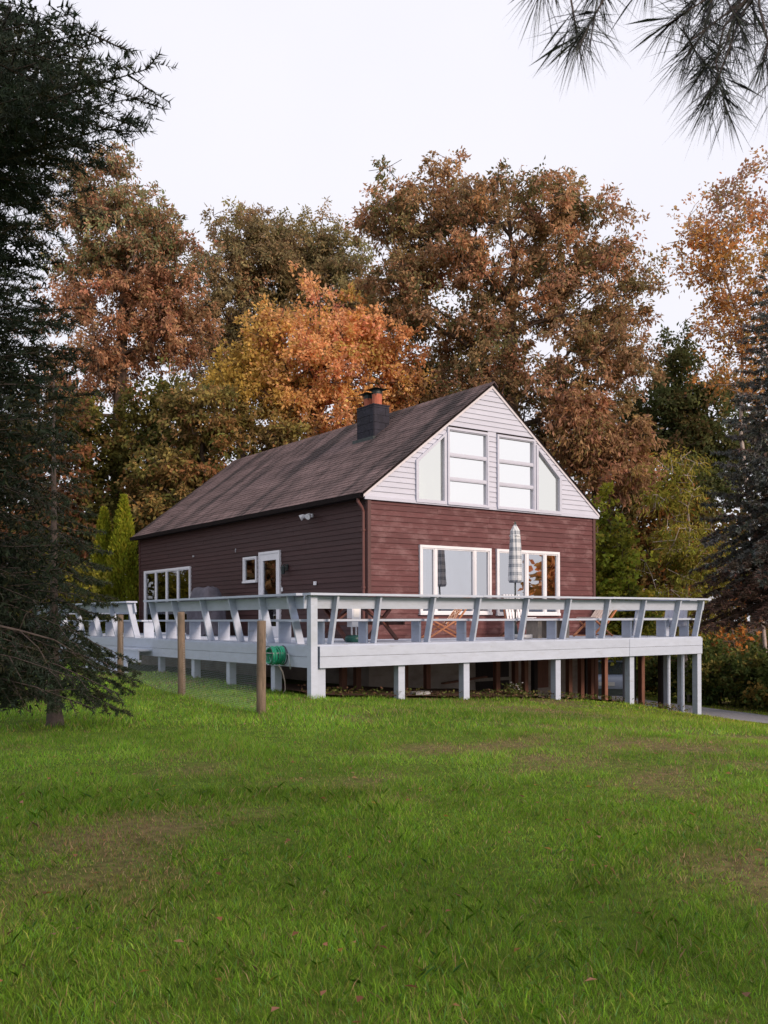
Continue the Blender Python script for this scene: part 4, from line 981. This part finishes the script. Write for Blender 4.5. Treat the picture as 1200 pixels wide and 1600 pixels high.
# ------------------------------------------------------------------ conifers
def needles(st, dr, ln, per_m, nlen, nw, r, spread=.85, cols=None):
    cnt = np.maximum(3, (ln * per_m).astype(int)); k = np.repeat(np.arange(len(st)), cnt); n = len(k)
    t_ = r.random((n, 1)); d = unit(dr)[k]; rad = unit(np.cross(d, r.normal(size=(n, 3))))
    base = st[k] + d * ln[k][:, None] * t_
    nd = unit(d * (1 - spread * .55) + rad * spread + [0, 0, .12]) * nlen * r.uniform(.75, 1.2, (n, 1))
    sd_ = unit(np.cross(nd, r.normal(size=(n, 3)))) * nw / 2
    v = np.stack([base - sd_, base + sd_, base + nd], 1).reshape(-1, 3)
    return v, np.arange(n * 3).reshape(n, 3), k
def spruce_branch(p0, p1, r, sag, side, step, SH_, TW, sub=True, start=.25, hang=.25):
    """main stem from trunk to tip with herringbone side shoots; fills the lists of shoots and twigs"""
    p0, p1 = np.array(p0, float), np.array(p1, float); Lb = np.linalg.norm(p1 - p0)
    ts = np.linspace(0, 1, 9); main = p0 + (p1 - p0) * ts[:, None]; main[:, 2] += -sag * Lb * np.sin(np.pi * ts ** .8) + r.normal(0, .006 * Lb, 9) * (ts > 0) * (ts < 1)
    TW.append((main, .003 + .0055 * Lb, .002))
    d = unit(np.gradient(main, axis=0)); 
    def pt(t_): return np.array([np.interp(t_, ts, main[:, i]) for i in range(3)]), unit(np.array([np.interp(t_, ts, d[:, i]) for i in range(3)]))
    t_ = start; sgn = 1
    while t_ < 1:
        q, dd = pt(t_); lat = unit(np.cross(dd, [0, 0, 1.])) * sgn
        l_ = side * Lb * (1.05 - t_) ** .65 * r.uniform(.6, 1.15) * min(1, .45 + (t_ - start) * 2.2)
        l_ = max(l_, .05)
        sd_ = unit(dd * .75 + lat * r.uniform(.6, 1.0) + np.array([0, 0, -hang * r.uniform(.2, 1.3)]) + r.normal(0, .10, 3))
        e = q + sd_ * l_
        TW.append((np.array([q, q + sd_ * l_ * .5 + [0, 0, -.02 * l_], e]), .004, .0015))
        SH_.append((q, e - q))
        if sub and l_ > .12:
            for _ in range(int(l_ / .065)):
                w_ = r.uniform(.2, .9); q2 = q + sd_ * l_ * w_; l2 = l_ * (1 - w_) * .6 + .04
                lat2 = unit(np.cross(sd_, [0, 0, 1.])) * r.choice([-1, 1])
                SH_.append((q2, unit(sd_ * .8 + lat2 * .8 + [0, 0, -hang * r.uniform(0, 1.2)] + r.normal(0, .1, 3)) * l2))
        sgn = -sgn; t_ += step / Lb * r.uniform(.7, 1.3)
    SH_.append((main[6], main[8] - main[6]))
def conifer_finish(root, SH_, TW, base, per_m, nlen, nw, r, cols, wts, twm, minr=.0015):
    st = np.array([s[0] for s in SH_]) - base; dv = np.array([s[1] for s in SH_]); ln_ = np.linalg.norm(dv, axis=1)
    v, f, k = needles(st, dv, ln_, per_m, nlen, nw, r)
    sh = palette(r, len(st), cols, wts, .15)[k] * (1 + r.normal(0, .12, (len(k), 1))).clip(.5, 1.5)
    fast_mesh('crown', v, f, M['needle'], root, np.repeat(sh.clip(.003, .9), 3, 0))
    mb = MB()
    for pts, ra, rb in TW:
        pts = np.array(pts) - base; mb.tube(pts, list(np.linspace(max(ra, minr), max(rb, minr), len(pts))), 3, False)
    mb.build('branches', twm, root, True)
# the dark spruce whose boughs fill the left edge; its trunk stands outside the frame
r = np.random.default_rng(101); bx_, by_ = -3.75, 4.3; b0 = np.array([bx_, by_, gz(bx_, by_)])
sp = empty('spruce_tree', tuple(b0), 0, 'large dark spruce with heavy boughs filling the left edge', 'tree')
MB().tube([(0, 0, -.3), (.02, 0, 2), (0, .03, 5), (0, 0, 9.5)], [.26, .21, .14, .02], 12).build('trunk', M['sprucebark'], sp, True)
SH_, TW = [], []
edge = [(150, 48, 3.3), (165, 62, 3.6), (238, 105, 3.3), (222, 150, 3.4), (205, 190, 3.5), (120, 20, 3.6), (190, 120, 3.9), (140, 180, 3.8), (180, 215, 3.9), (95, 240, 3.7), (110, 130, 3.3), (60, 60, 3.4), (100, 90, 4.0), (60, 190, 3.5), (30, 130, 3.8),
        (85, 300, 4.0), (55, 270, 3.6), (82, 360, 4.2), (100, 410, 4.4), (60, 420, 3.8), (132, 480, 4.5), (95, 500, 4.2), (130, 545, 4.6), (60, 550, 4.0), (148, 615, 4.8), (110, 640, 4.4), (90, 590, 4.2), (40, 470, 3.8), (40, 350, 3.7),
        (20, 250, 3.9), (45, 640, 4.1), (120, 690, 4.9), (30, 720, 4.3), (20, 560, 4.4), (15, 420, 4.5)]
low = [(138, 850, 5.4), (100, 800, 5.2), (125, 905, 5.5), (80, 870, 5.0), (148, 960, 5.4), (110, 985, 5.0), (60, 940, 4.8), (165, 1035, 5.2), (188, 1085, 5.0), (150, 1108, 4.9), (120, 1060, 4.6), (70, 1020, 4.6), (60, 1090, 4.9), (30, 1000, 4.5), (25, 900, 4.7), (95, 1095, 5.3), (40, 820, 4.8), (20, 960, 5.2), (55, 780, 5.0), (105, 930, 5.2), (10, 1040, 5.0), (60, 980, 5.3), (130, 1010, 5.3)]
for (a, b, d) in edge:
    p = np.array(at(a, b, d)); h0 = p[2] + r.uniform(.05, .5)
    spruce_branch((bx_, by_, h0), p, r, .07, .30, .078, SH_, TW, start=.34, hang=.18)
    for _ in range(2 if b > 230 else 1):
        q = p + np.array([-r.uniform(.05, .55), r.uniform(0, .7), r.uniform(-.3, .3)]); spruce_branch((bx_, by_, q[2] + .3), q, r, .07, .28, .10, SH_, TW, start=.35, hang=.3)
for (a, b, d) in low:
    p = np.array(at(a, b, d)); h0 = p[2] + r.uniform(.45, .8)
    spruce_branch((bx_, by_, h0), p, r, -.05, .24, .075, SH_, TW, start=.35, hang=.75)
    q = p + np.array([-r.uniform(.1, .6), r.uniform(-.2, .6), r.uniform(-.05, .45)]); spruce_branch((bx_, by_, q[2] + .4), q, r, -.04, .2, .07, SH_, TW, start=.4, hang=.6)
VIS = len(SH_)
EY = [0, 50, 110, 180, 215, 240, 330, 400, 480, 620, 680, 720, 780, 850, 960, 1040, 1085, 1125]
EX = [95, 160, 225, 205, 175, 125, 105, 115, 145, 150, 125, 105, 110, 140, 150, 155, 165, 90]
INN = []; TWI = []
for k in range(250):                     # inner boughs that close the crown
    b = r.uniform(-20, 1090) if k % 3 else r.uniform(760, 1085); a = np.interp(b, EY, EX) - 26 - 190 * r.random() ** 1.3; d = r.uniform(3.9, 5.6) if b < 740 else r.uniform(4.8, 6.0)
    p = np.array(at(a, b, d)); spruce_branch((bx_, by_, p[2] + r.uniform(.1, .5)), p, r, .05, .26, .085, INN, TWI, start=.3, hang=.4)
TW += [q_ for q_ in TWI if len(q_[0]) > 3]
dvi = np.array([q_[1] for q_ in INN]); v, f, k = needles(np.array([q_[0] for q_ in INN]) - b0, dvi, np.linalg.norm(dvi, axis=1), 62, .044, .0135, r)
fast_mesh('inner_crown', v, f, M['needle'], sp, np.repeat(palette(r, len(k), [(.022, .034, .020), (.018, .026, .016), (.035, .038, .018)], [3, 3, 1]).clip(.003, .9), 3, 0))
for k in range(60):                      # the rest of the crown, out of frame
    a = r.uniform(R(75), R(300)); h = r.uniform(1.5, 9.2); Rr = 2.6 * (1 - (h / 9.8) ** 1.6) + .2
    spruce_branch((bx_, by_, h), (bx_ + Rr * math.cos(a), by_ + Rr * math.sin(a), h - .35), r, .05, .26, .16, SH_, TW, start=.3, hang=.3)
for k in range(26):
    a = r.uniform(-R(60), R(75)); h = r.uniform(5.3, 9.4); Rr = 2.4 * (1 - (h / 9.8) ** 1.6) + .2
    spruce_branch((bx_, by_, h), (bx_ + Rr * math.cos(a), by_ + Rr * math.sin(a), h - .3), r, .05, .26, .16, SH_, TW, start=.3, hang=.3)
print('spruce shoots', len(SH_))
conifer_finish(sp, SH_[:VIS], TW, b0, 265, .031, .0050, r, [(.028, .043, .028), (.022, .033, .020), (.042, .058, .042), (.038, .04, .018)], [3, 3, 2, 1], M['sprucebark'])
SHh = SH_[VIS:]; dvh = np.array([q_[1] for q_ in SHh])
v, f, k = needles(np.array([q_[0] for q_ in SHh]) - b0, dvh, np.linalg.norm(dvh, axis=1), 70, .035, .014, r)
fast_mesh('upper_crown', v, f, M['needle'], sp, np.repeat(palette(r, len(k), [(.035, .055, .036), (.028, .042, .026)], [1, 1]).clip(.003, .9), 3, 0))
# bare dead bough in front
mb = MB(); 
dead = [at(-60, 965, 4.3), at(30, 985, 4.3), at(85, 1000, 4.35), at(115, 1018, 4.4)]
mb.tube([np.array(p) - b0 for p in [Vector((bx_, by_, 1.75))] + dead], [.010, .007, .0055, .004, .002], 6)
for a, b in ((1, (at(60, 1012, 4.3), at(72, 1035, 4.3))), (2, (at(100, 980, 4.35), at(118, 990, 4.3))), (1, (at(40, 960, 4.3), at(52, 950, 4.3)))):
    mb.tube([np.array(dead[a]) - b0] + [np.array(p) - b0 for p in b], [.003, .002, .001], 4)
mb.build('dead_bough', M['sprucebark'], sp, True)

# smaller spruce behind it, its trunk foot showing on the lawn
r = np.random.default_rng(102); d = 12.8; b0 = np.array([ray(86, 1100)[0] * d, d, 0.]); b0[2] = gz(b0[0], b0[1])
sp = empty('spruce_tree', tuple(b0), 0, 'smaller dark spruce with bare trunk foot on the lawn beside the fence', 'tree')
MB().tube([(0, 0, -.2), (0, 0, .06), (-.02, 0, .35), (-.01, 0, 1.5), (0, 0, 4.8)], [.15, .115, .08, .055, .01], 10).build('trunk', M['sprucebark'], sp, True)
SH_, TW = [], []
for k in range(120):
    h = .75 + 4.0 * (k / 120) ** 1.0; a = k * 2.4 + r.uniform(-.3, .3); Rr = (1.2 * (1 - (h / 5.0) ** 1.3) + .12) * r.uniform(.75, 1.05)
    p0 = b0 + [0, 0, h]; p1 = p0 + np.array([Rr * math.cos(a), Rr * math.sin(a), -.32 * Rr - (.25 if h < 1.6 else 0)])
    spruce_branch(p0, p1, r, .04, .34, .075, SH_, TW, start=.2, hang=.5)
conifer_finish(sp, SH_, TW, b0, 260, .045, .012, r, [(.035, .05, .026), (.027, .04, .022), (.045, .055, .026)], [3, 3, 2], M['sprucebark'], .003)

# blue spruce on the right, drooping brown skirt
r = np.random.default_rng(103); d = 29.; b0 = np.array([ray(1226, 1100)[0] * d, d, 0.]); b0[2] = gz(b0[0], b0[1])
sp = empty('blue_spruce', tuple(b0), 0, 'tall blue grey spruce with drooping brown lower boughs by the driveway', 'tree')
HT = 15.5
MB().tube([(0, 0, -.3), (0, 0, 4), (0, 0, HT)], [.28, .2, .02], 10).build('trunk', M['sprucebark'], sp, True)
SH_, TW = [], []
for k in range(400):
    h = 3.6 + (HT - 3.9) * (k / 400) ** 1.1; a = k * 2.399 + r.uniform(-.4, .4); Rr = (3.75 * (1 - h / (HT + .3)) ** .8) * r.uniform(.72, 1.1)
    p0 = b0 + [0, 0, h]; dn = .36 if h < 6.5 else .16
    p1 = p0 + np.array([Rr * math.cos(a), Rr * math.sin(a), -dn * Rr])
    spruce_branch(p0, p1, r, .10 if h > 6.5 else -.03, .24, .22, SH_, TW, start=.15, hang=.35)
SHb = [s for s in SH_ if s[0][2] - b0[2] < 5.4 - 1.5 * r.random()]; ids = {id(s) for s in SHb}; SHt = [s for s in SH_ if id(s) not in ids]
print('blue shoots', len(SHt), len(SHb))
conifer_finish(sp, SHt, TW, b0, 95, .12, .044, r, [(.16, .175, .165), (.12, .125, .115), (.085, .085, .07), (.15, .11, .085)], [3, 3, 3, 2], M['sprucebark'], .008)
st = np.array([s[0] for s in SHb]) - b0; dv = np.array([s[1] for s in SHb])
v, f, k = needles(st, dv, np.linalg.norm(dv, axis=1), 95, .15, .026, r, .45)
fast_mesh('dry_skirt', v, f, M['needle'], sp, np.repeat(palette(r, len(k), [(.13, .075, .06), (.10, .06, .045), (.07, .06, .05)], [3, 2, 2]).clip(.003, .9), 3, 0))

# white pine whose long needled twigs hang into the top right corner; trunk out of frame
r = np.random.default_rng(104); b0 = np.array([4.6, 1.2, 0.]); b0[2] = gz(b0[0], b0[1])
pn = empty('white_pine', tuple(b0), 0, 'pine with long needled twigs hanging into the sky at top right', 'tree')
MB().tube([(0, 0, -.3), (0, .02, 3), (-.05, 0, 7), (0, 0, 11)], [.30, .25, .18, .03], 12).build('trunk', M['sprucebark'], pn, True)
bur = [(900, 76, 2.35, (-.45, -.75)), (904, 70, 2.4, (.1, -.9)), (1040, 40, 2.6, (-.8, -.5)), (1068, 92, 2.75, (-.6, -.8)), (1120, 125, 2.7, (.5, -.8)), (1105, 165, 2.6, (-.35, -.95)), (1135, 178, 2.65, (.25, -.9)), (1190, 105, 2.5, (-.3, -.9)), (1100, 45, 2.9, (-.3, -.9)), (1150, 20, 2.8, (-.2, -.9)),
       (1070, 20, 2.7, (-.6, -.7)), (1180, 40, 2.9, (.1, -1)), (840, -8, 2.4, (-.5, -.9)), (935, -2, 2.5, (-.1, -1)), (1010, -25, 2.6, (-.3, -.9)), (1215, 150, 2.5, (.2, -.9)), (1140, 85, 2.9, (-.2, -.9)), (1085, 130, 2.8, (-.6, -.7)), (1165, 60, 2.6, (.3, -.9)), (1110, 5, 2.6, (-.4, -.8))]
V_, C_ = [], []
TW = []
hubs = {0: at(1000, -120, 2.7), 1: at(1190, -30, 2.8)}
limb = [b0 + [0, 0, 4.6], np.array(at(1500, -160, 2.6)), np.array(hubs[1]), np.array(hubs[0])]
TW.append((np.array(limb), .04, .006))
def burst(p, dr, n, ln_, w_):
    dr = unit(np.array(dr, float))
    for _ in range(1):
        m_ = n; t_ = r.random((m_, 1)) ** .7
        base = p - dr * .10 * t_
        rad = unit(np.cross(np.repeat(dr[None], m_, 0), r.normal(size=(m_, 3))))
        ang = r.uniform(.1, 1.6, (m_, 1)) * (.65 + .45 * t_)
        nd = unit(dr * np.cos(ang) + rad * np.sin(ang) + [0, 0, -.18]) * ln_ * r.uniform(.7, 1.1, (m_, 1))
        sd_ = unit(np.cross(nd, r.normal(size=(m_, 3)))) * w_ / 2
        mid = base + nd * .55 + [0, 0, .004]
        end = base + nd + np.array([0, 0, -.008])
        V_.append(np.stack([base - sd_, base + sd_, mid + sd_ * .9, end, mid - sd_ * .9], 1))
for (a, b, d, (dx, dz)) in bur:
    p = np.array(at(a, b, d)); dr = np.array([dx, r.uniform(-.3, .3), dz]); h = np.array(hubs[0] if a < 1000 else hubs[1])
    back = p - unit(dr) * .14; mid = (h + back) / 2 + r.normal(0, .02, 3)
    TW.append((np.array([h, mid, back, p]), .0042, .0022)); burst(p, dr, 78, .15, .0018)
    if a > 1000:
        q = back + r.normal(0, .03, 3); burst(q, dr + r.normal(0, .4, 3), 20, .14, .0018)
for k in range(380):                     # the rest of the crown above and behind the camera
    h = r.uniform(4.2, 10.5); a = r.uniform(0, 2 * math.pi); Rr = r.uniform(.9, 4.2) * (1 - max(0, h - 7) / 5)
    p = b0 + np.array([Rr * math.cos(a), Rr * math.sin(a), h + .12 * Rr])
    e_ = p / max(p[1], 1e-3)
    if p[1] > .3 and abs(p[0] / p[1]) < .48 and (p[2] - EYE) / p[1] < .75: continue
    if k % 4 == 0: TW.append((np.array([b0 + [0, 0, h - .3], (b0 + [0, 0, h - .2] + p) / 2, p]), .02, .006))
    for _ in range(5): burst(p + r.normal(0, .22, 3), np.array([math.cos(a), math.sin(a), .1]) + r.normal(0, .5, 3), 20, .17, .026)
V_ = np.concatenate(V_); n = len(V_)
fast_mesh('crown', V_.reshape(-1, 3) - b0, np.arange(n * 5).reshape(n, 5), M['needle'], pn, np.repeat(palette(r, n, [(.075, .08, .085), (.075, .085, .065), (.06, .055, .07)], [2, 2, 1]).clip(.003, .9), 5, 0))
mb = MB()
for pts, ra, rb in TW: mb.tube(np.array(pts) - b0, list(np.linspace(ra, rb, len(pts))), 6, False)
mb.build('branches', M['sprucebark'], pn, True)
#@@END
#@@GRASS
# ------------------------------------------------------------------ lawn
r = np.random.default_rng(200)
dl = np.array(DRIVE)
def lawn_ok(x, y):
    u, v = UV(x, y)
    ok = ~((u > .15) & (u < 11.2) & (v > .25) & (v < 3.6)) & ~((u > 3.3) & (u < 11.2) & (v > 3.2) & (v < 17.3)) & ~((u > .1) & (u < 3.6) & (v > .2) & (v < 17.4))
    ok &= ~((u > -1.05) & (u < .1) & (v > 6.9) & (v < 10.2))
    cx = np.interp(y, dl[::-1, 1], dl[::-1, 0]); ok &= np.abs(x - cx) > 1.75 + .25 * (vnoise(x, y, .4, 9) - .5)
    return ok
def blades(y0, y1, dens, h, w, quad):
    area = (y1 - y0) * 1.2 * y1; n = int(area * dens)
    y = r.uniform(y0, y1, n); x = r.uniform(-.6, .6, n) * y1
    k = (np.abs(x / y) < .405 + .9 / y) ; x, y = x[k], y[k]
    dry = brownness(x, y); k = lawn_ok(x, y) & (r.random(len(x)) > dry * .45); x, y, dry = x[k], y[k], dry[k]
    n = len(x); z = ground(x, y)
    tuft = fnoise(x, y, .55, 71); lush = fnoise(x, y, 2.2, 75)
    hh = h * (.15 + 1.45 * tuft ** 1.2) * (1 - .45 * dry) * r.uniform(.55, 1.35, n)
    wind = 2.2 * vnoise(x, y, .8, 73) * np.pi * 2
    lean = np.stack([np.cos(wind), np.sin(wind)], -1) * .10 + r.normal(0, .48, (n, 2))
    a = r.uniform(0, 2 * np.pi, n); sx = np.stack([np.cos(a), np.sin(a), np.zeros(n)], -1) * (w * r.uniform(.6, 1.4, n))[:, None] / 2
    b = np.stack([x, y, z - .004], -1)
    tip = b + np.stack([lean[:, 0] * hh, lean[:, 1] * hh, hh * .92], -1)
    g = palette(r, n, [(.158, .305, .024), (.118, .245, .020), (.212, .362, .036), (.135, .285, .075), (.32, .365, .08)], [4, 4, 3, 1.2, 1.3], .14)
    br = palette(r, n, [(.34, .23, .12), (.27, .18, .095), (.42, .32, .18), (.20, .22, .055)], [3, 3, 2, 3], .15)
    warm = np.clip((x - 1.5) / 7, 0, 1)[:, None] * np.clip((y - 9) / 8, 0, 1)[:, None]
    g = g * (1 + warm * np.array([.55, .08, .15])) * ((.45 + 1.1 * lush) * (.62 + .76 * fnoise(x, y, .22, 77)))[:, None]
    c_ = np.where((r.random(n) < .08 + .50 * dry)[:, None], br, g)
    if quad:
        mid = b + (tip - b) * .55 + np.stack([-lean[:, 0] * hh * .12, -lean[:, 1] * hh * .12, hh * .10], -1)
        v = np.stack([b - sx, b + sx, mid + sx * .8, tip, mid - sx * .8], 1).reshape(-1, 3); k_ = 5
    else: v = np.stack([b - sx, b + sx, tip], 1).reshape(-1, 3); k_ = 3
    return v, np.arange(n * k_).reshape(n, k_), np.repeat(c_.clip(.004, .9), k_, 0)
root_ = None
for (y0, y1, dens, h, w, q) in ((2.6, 5.0, 2900, .066, .0030, True), (2.6, 5.0, 8200, .042, .0026, False), (5.0, 8.0, 1900, .068, .0042, True), (5.0, 8.0, 5200, .046, .0036, False), (8.0, 12.0, 2300, .066, .0065, False), (12, 18, 800, .080, .011, False), (18, 27, 330, .07, .02, False), (27, 40, 120, .06, .035, False)):
    v, f, c_ = blades(y0, y1, dens, h, w, q)
    o = fast_mesh('lawn_grass' if root_ is None else 'grass_blades', v, f, M['grass'], root_, c_)
    if root_ is None: root_ = tag(o, 'uneven green lawn grass with dry brown patches before the deck', 'grass', kind='stuff')
    else: o['kind'] = 'stuff'
    print('grass', y0, len(f))
# clover and broad weeds low in the turf, and a scatter of fallen leaves
n = 7000; y = r.uniform(2.8, 10, n); x = r.uniform(-.5, .5, n) * y; k = fnoise(x, y, .9, 81) > .60; x, y = x[k], y[k]; n = len(x)
pos = np.stack([x, y, ground(x, y) + r.uniform(.01, .035, n)], -1); dirs = np.stack([*r.normal(size=(2, n)), r.uniform(.0, .5, n)], -1)
v, f = leaf_quads(pos, dirs, .016, .013, r)
o = fast_mesh('clover_leaves', v, f, M['grass'], root_, np.repeat(palette(r, n, [(.08, .16, .03), (.11, .19, .04)], [1, 1]), 4, 0)); o['kind'] = 'stuff'
n = 240; y = r.uniform(2.9, 20, n) ** 1.; x = r.uniform(-.45, .45, n) * y; k = lawn_ok(x, y); x, y = x[k], y[k]; n = len(x)
pos = np.stack([x, y, ground(x, y) + .048], -1); dirs = np.stack([*r.normal(size=(2, n)), r.uniform(-.1, .2, n)], -1)
v, f = leaf_quads(pos, dirs, .05, .026, r, True)
tag(fast_mesh('fallen_leaves', v, f, M['leaf'], None, np.repeat(palette(r, n, [(.30, .14, .07), (.42, .22, .14), (.35, .20, .05)], [3, 1, 1]), 4, 0)), 'scattered dry fallen leaves on the lawn', 'leaves', kind='stuff')
# weeds along the deck foot and a white flowering plant
rows = []
n = 2600; u = r.uniform(.2, 11, n); v_ = r.uniform(.0, .9, n); k = fnoise(u * 3, v_ * 3, 1.2, 84) > .42; u, v_ = u[k], v_[k]; n = len(u)
x = D0[0] + u * UX + v_ * VX; y = D0[1] + u * UY + v_ * VY; pos = np.stack([x, y, ground(x, y) + r.uniform(.02, .16, n)], -1)
v, f = leaf_quads(pos, np.stack([*r.normal(size=(2, n)), r.uniform(-.2, .8, n)], -1), .06, .035, r)
tag(fast_mesh('foot_weeds', v, f, M['leaf'], None, np.repeat(palette(r, n, [(.12, .16, .04), (.17, .16, .05), (.20, .12, .07)], [3, 2, 2]), 4, 0)), 'sparse weeds and litter along the foot of the deck', 'weeds', kind='stuff')
u_, _ = onv(1.0, 803, 1070); x, y = W2(u_, 1.0); g = gz(x, y)
fp = empty('flowering_plant', (x, y, g), 0, 'small plant with white flowers on bare earth below the deck', 'plant')
n = 260; a = r.uniform(0, 6.28, n); rr = .22 * np.sqrt(r.random(n)); pos = np.stack([rr * np.cos(a), rr * np.sin(a), r.uniform(.03, .26, n)], -1)
v, f = leaf_quads(pos, r.normal(size=(n, 3)) + [0, 0, .5], .08, .03, r)
fast_mesh('foliage', v, f, M['leaf'], fp, np.repeat(palette(r, n, [(.10, .13, .04), (.16, .12, .06)], [2, 1]), 4, 0))
mb = MB()
for k in range(16):
    a = r.uniform(0, 6.28); q = .2 * math.sqrt(r.random()); z = r.uniform(.16, .32); mb.lathe([(.004, z - .012), (.024, z), (.012, z + .014)], 6, (q * math.cos(a), q * math.sin(a)))
mb.build('blossoms', M['trim'], fp)
mb = MB()
for k in range(9):
    a = r.uniform(0, 6.28); mb.tube([(0, 0, -.02), (.08 * math.cos(a), .08 * math.sin(a), .14), (.15 * math.cos(a), .15 * math.sin(a), .25)], [.004, .003, .002], 4)
mb.build('stems', M['bark'], fp)
